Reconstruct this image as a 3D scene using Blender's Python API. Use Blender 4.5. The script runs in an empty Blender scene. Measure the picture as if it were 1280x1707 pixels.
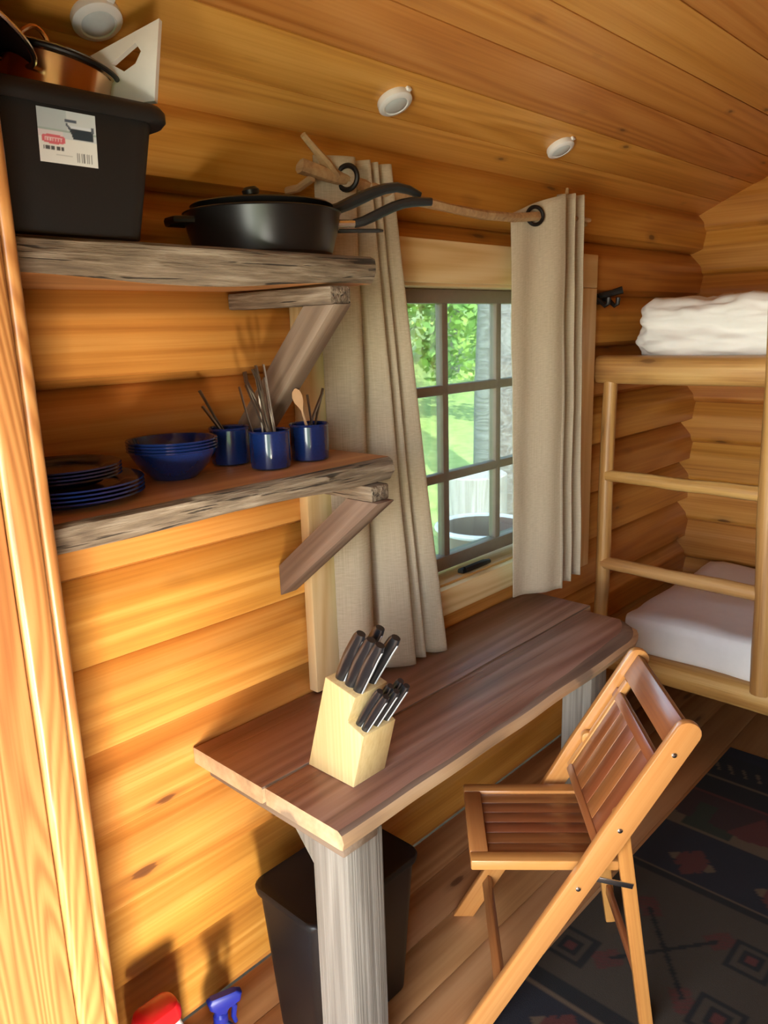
import bpy, bmesh, math, random
from mathutils import Vector, Matrix, noise

SC = bpy.context.scene
COL = SC.collection
random.seed(7)

# ------------------------------------------------------------------ camera
cam_d = bpy.data.cameras.new('camera')
cam_d.sensor_fit = 'HORIZONTAL'
cam_d.sensor_width = 36.0
cam_d.lens = 36.0 * 1293.0 / 1280.0
cam_d.clip_start = 0.02
cam = bpy.data.objects.new('camera', cam_d)
COL.objects.link(cam)
_r = Vector((0.73286, 0.67978, -0.02861))
_u = Vector((-0.13670, 0.18831, 0.97255))
_b = Vector((0.66650, -0.70883, 0.23093))
CM = Matrix((( _r.x, _u.x, _b.x, 1.4626), (_r.y, _u.y, _b.y, 0.0), (_r.z, _u.z, _b.z, 1.68), (0, 0, 0, 1)))
cam.matrix_world = CM
SC.camera = cam

# ------------------------------------------------------------------ world, sun, daylight, exposure
w = bpy.data.worlds.new('world'); SC.world = w; w.use_nodes = True
nt = w.node_tree; nt.nodes.clear()
wo = nt.nodes.new('ShaderNodeOutputWorld'); bg = nt.nodes.new('ShaderNodeBackground')
sky = nt.nodes.new('ShaderNodeTexSky'); sky.sky_type = 'NISHITA'
sky.sun_disc = False; sky.sun_elevation = math.radians(48); sky.sun_rotation = math.radians(140)
bg.inputs['Strength'].default_value = 1.0
nt.links.new(sky.outputs['Color'], bg.inputs['Color']); nt.links.new(bg.outputs['Background'], wo.inputs['Surface'])

def aim(o, loc, target):
    o.location = loc
    o.rotation_euler = (Vector(target) - Vector(loc)).to_track_quat('-Z', 'Y').to_euler()

sun_d = bpy.data.lights.new('sun', 'SUN'); sun_d.energy = 9.0; sun_d.angle = math.radians(0.8); sun_d.color = (1.0, 0.95, 0.86)
sun = bpy.data.objects.new('sun', sun_d); COL.objects.link(sun); aim(sun, (6, -4, 7), (0, 0, 0))

def area(name, loc, target, sx, sy, power, color):
    d = bpy.data.lights.new(name, 'AREA'); d.shape = 'RECTANGLE'; d.size = sx; d.size_y = sy
    d.energy = power; d.color = color
    o = bpy.data.objects.new(name, d); COL.objects.link(o); aim(o, loc, target)
    return o
# daylight that enters by the open door behind the camera: bright deck low on the right, open sky beyond
dk = area('door_daylight_deck', (2.80, -0.74, 0.10), (0.1, 0.90, 0.55), 0.36, 0.9, 29, (1.0, 0.95, 0.86))
dk.data.spread = math.radians(52)
area('door_daylight_sky', (1.1, -1.5, 1.0), (0.9, 2.0, 1.5), 1.8, 1.6, 84, (1.0, 0.97, 0.93))

SC.view_settings.view_transform = 'Standard'
SC.view_settings.look = 'None'
SC.view_settings.exposure = 0.5
SC.view_settings.gamma = 1.0
SC.view_settings.use_curve_mapping = False

# ------------------------------------------------------------------ node helpers / materials
def new_mat(name):
    m = bpy.data.materials.new(name); m.use_nodes = True
    t = m.node_tree; t.nodes.clear()
    out = t.nodes.new('ShaderNodeOutputMaterial'); p = t.nodes.new('ShaderNodeBsdfPrincipled')
    t.links.new(p.outputs[0], out.inputs[0])
    return m, t, p, out

def ramp(t, fac, stops):
    r = t.nodes.new('ShaderNodeValToRGB'); e = r.color_ramp.elements
    while len(e) < len(stops): e.new(0.5)
    for i, (pos, c) in enumerate(stops):
        e[i].position = pos; e[i].color = (c[0], c[1], c[2], 1)
    t.links.new(fac, r.inputs[0])
    return r.outputs[0]

def math_n(t, op, a, b=None, clamp=False):
    n = t.nodes.new('ShaderNodeMath'); n.operation = op; n.use_clamp = clamp
    for i, v in enumerate((a, b)):
        if v is None: continue
        if isinstance(v, (int, float)): n.inputs[i].default_value = v
        else: t.links.new(v, n.inputs[i])
    return n.outputs[0]

def coords(t, scale, rnd=True):
    tc = t.nodes.new('ShaderNodeTexCoord'); src = tc.outputs['Object']
    if rnd:
        oi = t.nodes.new('ShaderNodeObjectInfo')
        vm = t.nodes.new('ShaderNodeVectorMath'); vm.operation = 'MULTIPLY'
        vm.inputs[1].default_value = (31.7, 17.3, 23.9); t.links.new(oi.outputs['Random'], vm.inputs[0])
        va = t.nodes.new('ShaderNodeVectorMath'); va.operation = 'ADD'
        t.links.new(src, va.inputs[0]); t.links.new(vm.outputs[0], va.inputs[1]); src = va.outputs[0]
    mp = t.nodes.new('ShaderNodeMapping'); mp.inputs['Scale'].default_value = scale
    t.links.new(src, mp.inputs[0])
    return mp.outputs[0]

def noise_n(t, vec, scale, detail=4, rough=0.55, dist=0.0):
    n = t.nodes.new('ShaderNodeTexNoise'); n.inputs['Scale'].default_value = scale
    n.inputs['Detail'].default_value = detail; n.inputs['Roughness'].default_value = rough
    n.inputs['Distortion'].default_value = dist
    t.links.new(vec, n.inputs['Vector']); return n.outputs['Fac']

def mixc(t, fac, a, b, mode='MIX'):
    n = t.nodes.new('ShaderNodeMix'); n.data_type = 'RGBA'; n.blend_type = mode
    for sock, v in ((n.inputs[0], fac), (n.inputs[6], a), (n.inputs[7], b)):
        if isinstance(v, (int, float)): sock.default_value = v
        elif isinstance(v, tuple): sock.default_value = (v[0], v[1], v[2], 1)
        else: t.links.new(v, sock)
    return n.outputs[2]

def wood(name, light, mid, dark, rings=26.0, streak=0.45, rough=0.42, bump=0.15, knots=0.0, knot_col=(0.09, 0.03, 0.012),
         var=0.12, coat=0.0, along=0.28, across=4.0, fine=60.0, knot_scale=(1.5, 4.5, 4.5), knot_size=0.09, cracks=0.0, crack_w=0.36, crack_sc=(1.1, 26, 26), fx=1.3):
    """wood with its grain along the piece's own X axis"""
    m, t, p, out = new_mat(name)
    c_big = coords(t, (along, across, across)); nb = noise_n(t, c_big, 1.0, 2, 0.45, 0.3)
    ring = math_n(t, 'MULTIPLY_ADD', math_n(t, 'SINE', math_n(t, 'MULTIPLY', nb, rings)), 0.5)
    t.nodes[-1].inputs[2].default_value = 0.5
    c_f = coords(t, (fx, fine, fine)); nf = noise_n(t, c_f, 1.0, 5, 0.62)
    nf2 = math_n(t, 'MULTIPLY_ADD', math_n(t, 'SUBTRACT', nf, 0.5), 2.2); t.nodes[-1].inputs[2].default_value = 0.5
    mx = t.nodes.new('ShaderNodeMix'); mx.data_type = 'FLOAT'; mx.inputs[0].default_value = streak
    t.links.new(ring, mx.inputs[2]); t.links.new(nf2, mx.inputs[3])
    col = ramp(t, mx.outputs[0], [(0.0, dark), (0.5, mid), (1.0, light)])
    # broad colour drift along the piece
    c_d = coords(t, (0.9, 2.2, 2.2)); nd = noise_n(t, c_d, 1.0, 2, 0.5)
    col = mixc(t, math_n(t, 'MULTIPLY', nd, 0.55), col, tuple(0.75 * a + 0.25 * b for a, b in zip(mid, dark)))
    h = mx.outputs[0]
    if knots > 0:
        c_k = coords(t, knot_scale)
        v = t.nodes.new('ShaderNodeTexVoronoi'); v.inputs['Scale'].default_value = 1.0; t.links.new(c_k, v.inputs['Vector'])
        wob = math_n(t, 'MULTIPLY', math_n(t, 'SUBTRACT', nf, 0.5), 0.12)
        dd = math_n(t, 'ADD', v.outputs['Distance'], wob)
        kf = ramp(t, dd, [(0.0, (1, 1, 1)), (knot_size * 0.75, (0.9, 0.9, 0.9)), (knot_size, (0.35, 0.35, 0.35)), (knot_size * 2.2, (0, 0, 0))])
        col = mixc(t, math_n(t, 'MULTIPLY', kf, knots), col, knot_col)
    if cracks > 0:
        c_c = coords(t, crack_sc); nc = noise_n(t, c_c, 1.0, 3, 0.6, 0.4)
        cf = ramp(t, nc, [(0.0, (1, 1, 1)), (crack_w, (1, 1, 1)), (crack_w + 0.045, (0, 0, 0))])
        col = mixc(t, math_n(t, 'MULTIPLY', cf, cracks), col, tuple(0.35 * x for x in dark))
        hh = math_n(t, 'SUBTRACT', h, cf); h = hh
    oi = t.nodes.new('ShaderNodeObjectInfo')
    hs = t.nodes.new('ShaderNodeHueSaturation')
    t.links.new(math_n(t, 'MULTIPLY_ADD', oi.outputs['Random'], 2 * var), hs.inputs['Value']); t.nodes[-1].inputs[2].default_value = 1.0 - var
    t.links.new(math_n(t, 'MULTIPLY_ADD', oi.outputs['Random'], 0.016), hs.inputs['Hue']); t.nodes[-1].inputs[2].default_value = 0.492
    t.links.new(col, hs.inputs['Color'])
    t.links.new(hs.outputs[0], p.inputs['Base Color'])
    p.inputs['Roughness'].default_value = rough
    if coat: p.inputs['Coat Weight'].default_value = coat; p.inputs['Coat Roughness'].default_value = 0.18
    b = t.nodes.new('ShaderNodeBump'); b.inputs['Strength'].default_value = bump; b.inputs['Distance'].default_value = 0.004
    t.links.new(h, b.inputs['Height']); t.links.new(b.outputs[0], p.inputs['Normal'])
    return m

def plain(name, col, rough=0.5, metal=0.0, coat=0.0, noise_amt=0.0, noise_scale=40.0, bump=0.0, spec=0.5, col2=None):
    m, t, p, out = new_mat(name)
    p.inputs['Roughness'].default_value = rough; p.inputs['Metallic'].default_value = metal
    p.inputs['Specular IOR Level'].default_value = spec
    if coat: p.inputs['Coat Weight'].default_value = coat; p.inputs['Coat Roughness'].default_value = 0.06
    c = coords(t, (1, 1, 1)); n = noise_n(t, c, noise_scale, 3)
    c2 = col2 if col2 else tuple(x * (1.0 - noise_amt) for x in col)
    t.links.new(ramp(t, n, [(0.3, c2), (0.7, col)]), p.inputs['Base Color'])
    if bump:
        b = t.nodes.new('ShaderNodeBump'); b.inputs['Strength'].default_value = bump; b.inputs['Distance'].default_value = 0.003
        t.links.new(n, b.inputs['Height']); t.links.new(b.outputs[0], p.inputs['Normal'])
    return m

M = {}
M['log'] = wood('log_pine', (0.71, 0.36, 0.090), (0.55, 0.23, 0.040), (0.33, 0.105, 0.014), rings=80, streak=0.6, fine=95, rough=0.36, bump=0.10, cracks=0.45, crack_w=0.27, crack_sc=(0.7, 22, 22),
                knots=0.9, knot_scale=(2.6, 6.5, 6.5), knot_size=0.085, var=0.10, along=0.22, across=3.2)
M['ceil'] = wood('ceiling_pine', (0.86, 0.455, 0.125), (0.72, 0.325, 0.066), (0.47, 0.165, 0.026), rings=80, streak=0.55, fine=95, rough=0.38, bump=0.06,
                 knots=0.8, knot_scale=(3.4, 9, 9), knot_size=0.07, var=0.10, along=0.25, across=4.5)
M['floor'] = wood('floor_pine', (0.64, 0.37, 0.16), (0.50, 0.26, 0.10), (0.32, 0.14, 0.045), rings=80, streak=0.5, rough=0.4, bump=0.06,
                  knots=0.85, knot_scale=(2.4, 7, 7), knot_size=0.08, var=0.14)
M['jamb'] = wood('jamb_fir', (0.46, 0.215, 0.068), (0.37, 0.15, 0.042), (0.20, 0.062, 0.016), rings=400, streak=0.4, fine=120, rough=0.35, bump=0.12,
                 knots=0.7, knot_scale=(2.0, 6, 6), knot_size=0.06, var=0.05, along=0.5, across=5.0, coat=0.2)
M['casing'] = wood('casing_pine', (0.86, 0.66, 0.38), (0.78, 0.55, 0.27), (0.62, 0.37, 0.14), rings=90, streak=0.45, rough=0.5, bump=0.05, var=0.06)
M['grey'] = wood('weathered_board', (0.46, 0.37, 0.27), (0.22, 0.155, 0.10), (0.05, 0.033, 0.022), rings=60, streak=0.78, rough=0.85, bump=1.0,
                 var=0.08, along=2.0, across=14, fine=130, fx=9, cracks=0.85, crack_w=0.36, crack_sc=(3.5, 95, 95))
M['greypost'] = wood('weathered_post', (0.40, 0.36, 0.30), (0.265, 0.23, 0.185), (0.12, 0.098, 0.075), rings=50, streak=0.6, rough=0.85, bump=0.5, var=0.08,
                     along=0.5, across=9, fine=150)
M['brace'] = wood('brown_weathered', (0.36, 0.265, 0.19), (0.22, 0.145, 0.095), (0.085, 0.05, 0.032), rings=90, streak=0.55, rough=0.7, bump=0.4, var=0.1)
M['shelftop'] = wood('shelf_top', (0.62, 0.30, 0.12), (0.48, 0.20, 0.07), (0.28, 0.10, 0.03), rings=24, streak=0.5, rough=0.5, bump=0.15, var=0.05)
M['table'] = wood('barn_table', (0.47, 0.29, 0.21), (0.33, 0.175, 0.115), (0.15, 0.066, 0.04), rings=85, streak=0.5, rough=0.38, bump=0.2,
                  knots=0.75, knot_col=(0.05, 0.03, 0.022), knot_scale=(1.6, 5, 5), knot_size=0.08, var=0.08, cracks=0.15)
M['edge'] = wood('sawn_edge', (0.72, 0.52, 0.30), (0.55, 0.36, 0.18), (0.22, 0.13, 0.07), rings=14, streak=0.4, rough=0.6, bump=0.3, var=0.0,
                 along=2.0, across=5, knots=0.75, knot_col=(0.15, 0.12, 0.095), knot_scale=(5, 8, 8), knot_size=0.27)
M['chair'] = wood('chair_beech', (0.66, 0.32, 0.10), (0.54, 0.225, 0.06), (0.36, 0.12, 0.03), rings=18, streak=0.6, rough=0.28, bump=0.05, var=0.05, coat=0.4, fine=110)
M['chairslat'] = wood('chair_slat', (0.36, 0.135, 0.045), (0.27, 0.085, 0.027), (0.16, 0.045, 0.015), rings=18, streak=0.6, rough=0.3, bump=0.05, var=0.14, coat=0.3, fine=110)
M['peeled'] = wood('peeled_pole', (0.70, 0.43, 0.16), (0.54, 0.285, 0.085), (0.27, 0.10, 0.025), rings=70, fine=120, fx=2.5, streak=0.5, rough=0.42, bump=0.25, knots=0.7,
                   knot_scale=(3.0, 9, 9), knot_size=0.10, var=0.08)
M['branch'] = wood('dry_branch', (0.70, 0.50, 0.26), (0.54, 0.35, 0.155), (0.24, 0.12, 0.05), rings=20, streak=0.6, rough=0.6, bump=0.4, var=0.05, fine=90)
M['bamboo'] = wood('pale_block', (0.84, 0.66, 0.36), (0.76, 0.56, 0.27), (0.62, 0.41, 0.16), rings=10, streak=0.75, rough=0.4, bump=0.04, var=0.0, fine=130)
M['spoonwood'] = wood('spoon_wood', (0.66, 0.42, 0.2), (0.55, 0.32, 0.14), (0.38, 0.2, 0.08), var=0.1, rough=0.6)
M['blackplastic'] = plain('black_plastic', (0.010, 0.0092, 0.0088), 0.5, noise_amt=0.15, noise_scale=300, bump=0.05)
M['binplastic'] = plain('bin_plastic', (0.007, 0.007, 0.0075), 0.45, noise_amt=0.15, noise_scale=300, bump=0.08)
M['pan'] = plain('pan_enamel', (0.009, 0.0075, 0.007), 0.33, noise_amt=0.1)
M['handle'] = plain('pan_handle', (0.012, 0.012, 0.012), 0.38, noise_amt=0.1)
M['steel'] = plain('steel', (0.72, 0.70, 0.67), 0.25, 1.0, noise_amt=0.08)
M['cutlery'] = plain('cutlery_steel', (0.34, 0.29, 0.24), 0.38, 1.0, noise_amt=0.2)
M['copper'] = plain('copper_steel', (0.86, 0.52, 0.30), 0.22, 1.0, noise_amt=0.1)
M['glasslid'] = plain('lid_glass', (0.20, 0.19, 0.17), 0.1, noise_amt=0.1)
M['blue'] = plain('blue_enamel', (0.0065, 0.020, 0.095), 0.16, noise_amt=0.25, noise_scale=220, coat=0.5)
M['bluedark'] = plain('navy_enamel', (0.005, 0.010, 0.036), 0.2, noise_amt=0.25, noise_scale=220, coat=0.4)
M['whiteplastic'] = plain('white_plastic', (0.88, 0.87, 0.84), 0.4, noise_amt=0.03)
M['lens'] = plain('frosted_lens', (0.62, 0.66, 0.66), 0.3, noise_amt=0.06, noise_scale=80)
M['board'] = plain('cutting_board', (0.80, 0.74, 0.66), 0.5, noise_amt=0.04)
M['iron'] = plain('black_iron', (0.022, 0.018, 0.016), 0.45, 0.6, noise_amt=0.2, bump=0.1)
M['bronze'] = plain('bronze_sash', (0.27, 0.20, 0.155), 0.45, 0.2, noise_amt=0.1)
M['knife'] = plain('knife_handle', (0.016, 0.016, 0.018), 0.28, noise_amt=0.1, coat=0.3)
M['tang'] = plain('brushed_tang', (0.70, 0.70, 0.70), 0.5, 0.15, noise_amt=0.05)
M['red'] = plain('red_cap', (0.62, 0.012, 0.015), 0.3, noise_amt=0.05, coat=0.3)
M['bluecap'] = plain('blue_trigger', (0.01, 0.02, 0.23), 0.3, noise_amt=0.1, coat=0.3)
M['clearblue'] = plain('blue_bottle', (0.05, 0.10, 0.35), 0.2, noise_amt=0.1)
M['sheet'] = plain('white_sheet', (0.88, 0.85, 0.81), 0.85, noise_amt=0.03, noise_scale=25, bump=0.15)
M['grass'] = plain('grass', (0.36, 0.45, 0.14), 0.9, noise_scale=9, col2=(0.18, 0.28, 0.07), bump=0.6)
M['leaf'] = plain('leaf', (0.22, 0.40, 0.07), 0.6, noise_scale=2.2, col2=(0.06, 0.17, 0.03))
M['leaflight'] = plain('leaf_light', (0.36, 0.50, 0.09), 0.6, noise_scale=2.2, col2=(0.14, 0.30, 0.05))
M['bark'] = wood('bark', (0.26, 0.26, 0.25), (0.15, 0.145, 0.14), (0.06, 0.055, 0.05), rings=60, streak=0.6, rough=0.95, bump=1.0, var=0.08, along=0.8, across=6, fine=40)
M['stumpwood'] = wood('stump_side', (0.50, 0.49, 0.46), (0.36, 0.34, 0.31), (0.19, 0.17, 0.15), rings=40, streak=0.6, rough=0.95, bump=0.8, var=0.05, along=0.6, across=8, fine=60)
M['gravel'] = plain('gravel', (0.62, 0.60, 0.56), 0.95, noise_scale=60, noise_amt=0.4, bump=0.6)
M['deck'] = wood('deck_board', (0.55, 0.42, 0.28), (0.45, 0.32, 0.2), (0.3, 0.2, 0.12), rough=0.7)
M['roof'] = plain('roof_board', (0.30, 0.22, 0.14), 0.8, noise_amt=0.3)
M['void'] = plain('bin_inside', (0.006, 0.006, 0.006), 0.7, noise_amt=0.1)

def fabric_mat(name, c1, c2):
    m, t, p, out = new_mat(name)
    tc = t.nodes.new('ShaderNodeTexCoord')
    uv = tc.outputs['UV']
    def band(sx, sy):
        mp = t.nodes.new('ShaderNodeMapping'); mp.inputs['Scale'].default_value = (sx, sy, 1); t.links.new(uv, mp.inputs[0])
        return noise_n(t, mp.outputs[0], 1.0, 3, 0.6)
    a = band(420, 9); b = band(26, 420)
    f = math_n(t, 'MULTIPLY', math_n(t, 'ADD', a, b), 0.5)
    col = ramp(t, f, [(0.32, c2), (0.66, c1)])
    p.inputs['Roughness'].default_value = 0.9; p.inputs['Specular IOR Level'].default_value = 0.15
    t.links.new(col, p.inputs['Base Color'])
    tr = t.nodes.new('ShaderNodeBsdfTranslucent'); t.links.new(col, tr.inputs[0])
    mx = t.nodes.new('ShaderNodeMixShader'); mx.inputs[0].default_value = 0.22
    t.links.new(p.outputs[0], mx.inputs[1]); t.links.new(tr.outputs[0], mx.inputs[2]); t.links.new(mx.outputs[0], out.inputs[0])
    bp = t.nodes.new('ShaderNodeBump'); bp.inputs['Strength'].default_value = 0.25; bp.inputs['Distance'].default_value = 0.001
    t.links.new(f, bp.inputs['Height']); t.links.new(bp.outputs[0], p.inputs['Normal'])
    return m
M['linen'] = fabric_mat('linen', (0.68, 0.57, 0.41), (0.49, 0.39, 0.265))

def glass_mat():
    m, t, p, out = new_mat('window_glass')
    tr = t.nodes.new('ShaderNodeBsdfTransparent'); tr.inputs[0].default_value = (0.90, 0.97, 0.93, 1)
    gl = t.nodes.new('ShaderNodeBsdfGlossy'); gl.inputs['Roughness'].default_value = 0.03
    lw = t.nodes.new('ShaderNodeFresnel'); lw.inputs[0].default_value = 1.45
    mx = t.nodes.new('ShaderNodeMixShader')
    t.links.new(math_n(t, 'MULTIPLY', lw.outputs[0], 0.6), mx.inputs[0]); t.links.new(tr.outputs[0], mx.inputs[1]); t.links.new(gl.outputs[0], mx.inputs[2])
    t.links.new(mx.outputs[0], out.inputs[0])
    return m
M['glass'] = glass_mat()

def attr_mat(name, rough, bump=0.0):
    m, t, p, out = new_mat(name)
    a = t.nodes.new('ShaderNodeAttribute'); a.attribute_name = 'print'
    c = coords(t, (1, 1, 1), False); n = noise_n(t, c, 400 if bump else 100, 2)
    col = mixc(t, math_n(t, 'MULTIPLY', n, 0.35 if bump else 0.03), a.outputs['Color'], (0, 0, 0))
    t.links.new(col, p.inputs['Base Color']); p.inputs['Roughness'].default_value = rough
    if bump:
        b = t.nodes.new('ShaderNodeBump'); b.inputs['Strength'].default_value = bump; b.inputs['Distance'].default_value = 0.002
        t.links.new(n, b.inputs['Height']); t.links.new(b.outputs[0], p.inputs['Normal'])
    return m
M['rug'] = attr_mat('rug_weave', 0.95, 0.6)
M['print'] = attr_mat('printed_label', 0.35)

# ------------------------------------------------------------------ object helpers
MW = {}
I4 = Matrix.Identity(4)

def T(x, y, z): return Matrix.Translation((x, y, z))

def obj(name, me, mat, parent=None, Mw=None, smooth=True, ang=35):
    """link ONE mesh object; Mw is its world matrix"""
    Mw = I4 if Mw is None else Mw
    o = bpy.data.objects.new(name, me); COL.objects.link(o)
    if mat is not None and not me.materials:
        for k in (mat if isinstance(mat, (list, tuple)) else [mat]): me.materials.append(M[k])
    if smooth and not me.get('sm'):
        me.shade_smooth(); me.set_sharp_from_angle(angle=math.radians(ang)); me['sm'] = 1
    if parent is not None:
        o.parent = parent; o.matrix_basis = MW[parent.name].inverted() @ Mw
    else:
        o.matrix_basis = Mw
    MW[o.name] = Mw.copy()
    return o

def tag(o, label, cat, group=None):
    o['label'] = label; o['category'] = cat
    if group: o['group'] = group
    return o

def thing(name, label, cat, Mw, group=None):
    o = bpy.data.objects.new(name, None); COL.objects.link(o); o.empty_display_size = 0.05
    o.matrix_basis = Mw; MW[o.name] = Mw.copy()
    return tag(o, label, cat, group)

def struct_root(name, Mw=None):
    o = bpy.data.objects.new(name, None); COL.objects.link(o); o.empty_display_size = 0.05
    Mw = I4 if Mw is None else Mw
    o.matrix_basis = Mw; MW[o.name] = Mw.copy(); o['kind'] = 'structure'
    return o

def struct(o):
    o['kind'] = 'structure'; return o

def mesh(name, verts, faces, mi=None):
    me = bpy.data.meshes.new(name); me.from_pydata([tuple(v) for v in verts], [], faces)
    bm = bmesh.new(); bm.from_mesh(me); bmesh.ops.recalc_face_normals(bm, faces=bm.faces[:]); bm.to_mesh(me); bm.free()
    if mi:
        for p, k in zip(me.polygons, mi): p.material_index = k
    return me

def frame(origin, ex, up):
    """world matrix with local X along ex and local Z close to up"""
    ex = Vector(ex).normalized(); up = Vector(up)
    ez = (up - ex * up.dot(ex)).normalized(); ey = ez.cross(ex)
    o = Vector(origin)
    return Matrix(((ex.x, ey.x, ez.x, o.x), (ex.y, ey.y, ez.y, o.y), (ex.z, ey.z, ez.z, o.z), (0, 0, 0, 1)))

_boxcache = {}
def box_mesh(L, W, H, bev=0.003, center_x=False, seg=2):
    key = (round(L, 4), round(W, 4), round(H, 4), bev, center_x, seg)
    bm = bmesh.new(); bmesh.ops.create_cube(bm, size=1.0)
    for v in bm.verts:
        v.co = Vector(((v.co.x + (0 if center_x else 0.5)) * L, v.co.y * W, v.co.z * H))
    if bev > 0: bmesh.ops.bevel(bm, geom=bm.edges[:], offset=bev, segments=seg, affect='EDGES', profile=0.5)
    me = bpy.data.meshes.new('box'); bm.to_mesh(me); bm.free()
    return me

def board(name, p0, p1, wid, thick, mat, parent=None, up=(0, 0, 1), bev=0.003, share=False, seg=2):
    p0, p1 = Vector(p0), Vector(p1); L = (p1 - p0).length
    key = (round(L, 4), round(wid, 4), round(thick, 4), bev, mat, seg)
    me = _boxcache.get(key)
    if me is None:
        me = box_mesh(L, wid, thick, bev, seg=seg); _boxcache[key] = me
    return obj(name, me, mat, parent, frame(p0, p1 - p0, up))

def loft(rings, caps=True, closed=True, name='loft', mi_fn=None, cap_mi=0):
    n = len(rings[0]); vs = [v for r in rings for v in r]; fs = []; mi = []
    for i in range(len(rings) - 1):
        for j in range(n if closed else n - 1):
            k = (j + 1) % n
            fs.append((i * n + j, i * n + k, (i + 1) * n + k, (i + 1) * n + j)); mi.append(mi_fn(j) if mi_fn else 0)
    if caps:
        fs.append(tuple(reversed(range(n)))); mi.append(cap_mi)
        fs.append(tuple((len(rings) - 1) * n + j for j in range(n))); mi.append(cap_mi)
    return mesh(name, vs, fs, mi)

def lathe(profile, seg=32, close_top=False, close_bot=False):
    """profile: list of (r, z)"""
    rings = [[Vector((r * math.cos(2 * math.pi * k / seg), r * math.sin(2 * math.pi * k / seg), z)) for k in range(seg)] for r, z in profile]
    return loft(rings, caps=False, name='lathe') if not (close_top or close_bot) else loft(rings, caps=True, name='lathe')

def tube(points, radii, seg=10, caps=True, wob=0.0, seed=0):
    pts = [Vector(p) for p in points]
    if isinstance(radii, (int, float)): radii = [radii] * len(pts)
    rings = []; prev = None
    for i, p in enumerate(pts):
        d = (pts[min(i + 1, len(pts) - 1)] - pts[max(i - 1, 0)]).normalized()
        if prev is None:
            a = Vector((0, 0, 1)) if abs(d.z) < 0.9 else Vector((1, 0, 0))
            n1 = (a - d * a.dot(d)).normalized()
        else:
            n1 = (prev - d * prev.dot(d)).normalized()
        prev = n1; n2 = d.cross(n1); ring = []
        for k in range(seg):
            a = 2 * math.pi * k / seg
            rr = radii[i] * (1 + wob * noise.noise(Vector((i * 0.6 + seed, math.cos(a) * 1.2, math.sin(a) * 1.2))))
            ring.append(p + n1 * (math.cos(a) * rr) + n2 * (math.sin(a) * rr))
        rings.append(ring)
    return loft(rings, caps=caps, name='tube')

def prism(poly, thick, bev=0.0, seg=2):
    """poly in local XY extruded in Z (centred)"""
    n = len(poly); bm = bmesh.new()
    lo = [bm.verts.new((x, y, -thick / 2)) for x, y in poly]; hi = [bm.verts.new((x, y, thick / 2)) for x, y in poly]
    bm.faces.new(list(reversed(lo))); bm.faces.new(hi)
    for i in range(n): bm.faces.new((lo[i], lo[(i + 1) % n], hi[(i + 1) % n], hi[i]))
    bmesh.ops.recalc_face_normals(bm, faces=bm.faces[:])
    if bev > 0:
        es = [e for e in bm.edges if e.calc_face_angle(0) > 0.6]
        bmesh.ops.bevel(bm, geom=es, offset=bev, segments=seg, affect='EDGES', profile=0.5)
    me = bpy.data.meshes.new('prism'); bm.to_mesh(me); bm.free(); return me

def torus(R_, r_, seg=28, rs=10):
    rings = []
    for i in range(seg):
        a = 2 * math.pi * i / seg; c = Vector((math.cos(a), math.sin(a), 0))
        rings.append([c * (R_ + r_ * math.cos(2 * math.pi * k / rs)) + Vector((0, 0, r_ * math.sin(2 * math.pi * k / rs))) for k in range(rs)])
    rings.append(rings[0][:])
    return loft(rings, caps=False, name='torus')

def grid_surface(fn, nu, nv, name='surface', uv=True):
    vs = []; fs = []
    for i in range(nu + 1):
        for j in range(nv + 1): vs.append(fn(i / nu, j / nv))
    for i in range(nu):
        for j in range(nv):
            a = i * (nv + 1) + j; fs.append((a, a + nv + 1, a + nv + 2, a + 1))
    me = bpy.data.meshes.new(name); me.from_pydata([tuple(v) for v in vs], [], fs)
    if uv:
        l = me.uv_layers.new(name='UVMap')
        for p in me.polygons:
            for li in p.loop_indices:
                vi = me.loops[li].vertex_index; l.data[li].uv = ((vi // (nv + 1)) / nu, (vi % (nv + 1)) / nv)
    return me

def painted_grid(nx, ny, sx, sy, fn, thick=0.0, name='print'):
    """flat printed sheet in local XY, colour from fn(x, y) per point; thick adds an edge skirt"""
    vs = []; fs = []; cols = []
    for i in range(nx + 1):
        for j in range(ny + 1):
            x, y = sx * i / nx, sy * j / ny
            vs.append((x, y, thick)); cols.append(fn(x, y))
    for i in range(nx):
        for j in range(ny):
            a = i * (ny + 1) + j; fs.append((a, a + ny + 1, a + ny + 2, a + 1))
    if thick > 0:
        rim = [i * (ny + 1) for i in range(nx + 1)] + [nx * (ny + 1) + j for j in range(1, ny + 1)] + \
              [i * (ny + 1) + ny for i in range(nx - 1, -1, -1)] + [j for j in range(ny - 1, 0, -1)]
        base = len(vs)
        for r in rim: vs.append((vs[r][0], vs[r][1], 0.0)); cols.append(cols[r])
        n = len(rim)
        for k in range(n): fs.append((rim[k], base + k, base + (k + 1) % n, rim[(k + 1) % n]))
        fs.append(tuple(base + k for k in range(n)))
    me = bpy.data.meshes.new(name); me.from_pydata(vs, [], fs)
    a = me.attributes.new('print', 'FLOAT_COLOR', 'POINT')
    flat = []
    for c in cols: flat += [c[0], c[1], c[2], 1.0]
    a.data.foreach_set('color', flat)
    return me

# ================================================================== THE SETTING
PITCH = 0.194; Z0 = 0.03
SEAM = lambda k: Z0 + PITCH * k
W_Y0, W_Y1, W_Z0, W_Z1 = 1.32, 2.56, 0.80, 1.83      # window opening in the left wall
LOGT = 0.16
YB = 3.74                                            # back wall face
XR = 2.80                                            # right wall face
YF0, YF1 = 0.20, 0.40                                # front (door) wall
DX0, DX1 = 0.512, 1.50                                # door opening
SL = 0.47                                            # ceiling slope
ZC = 2.15
ceil_z = lambda x: ZC + SL * x

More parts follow.
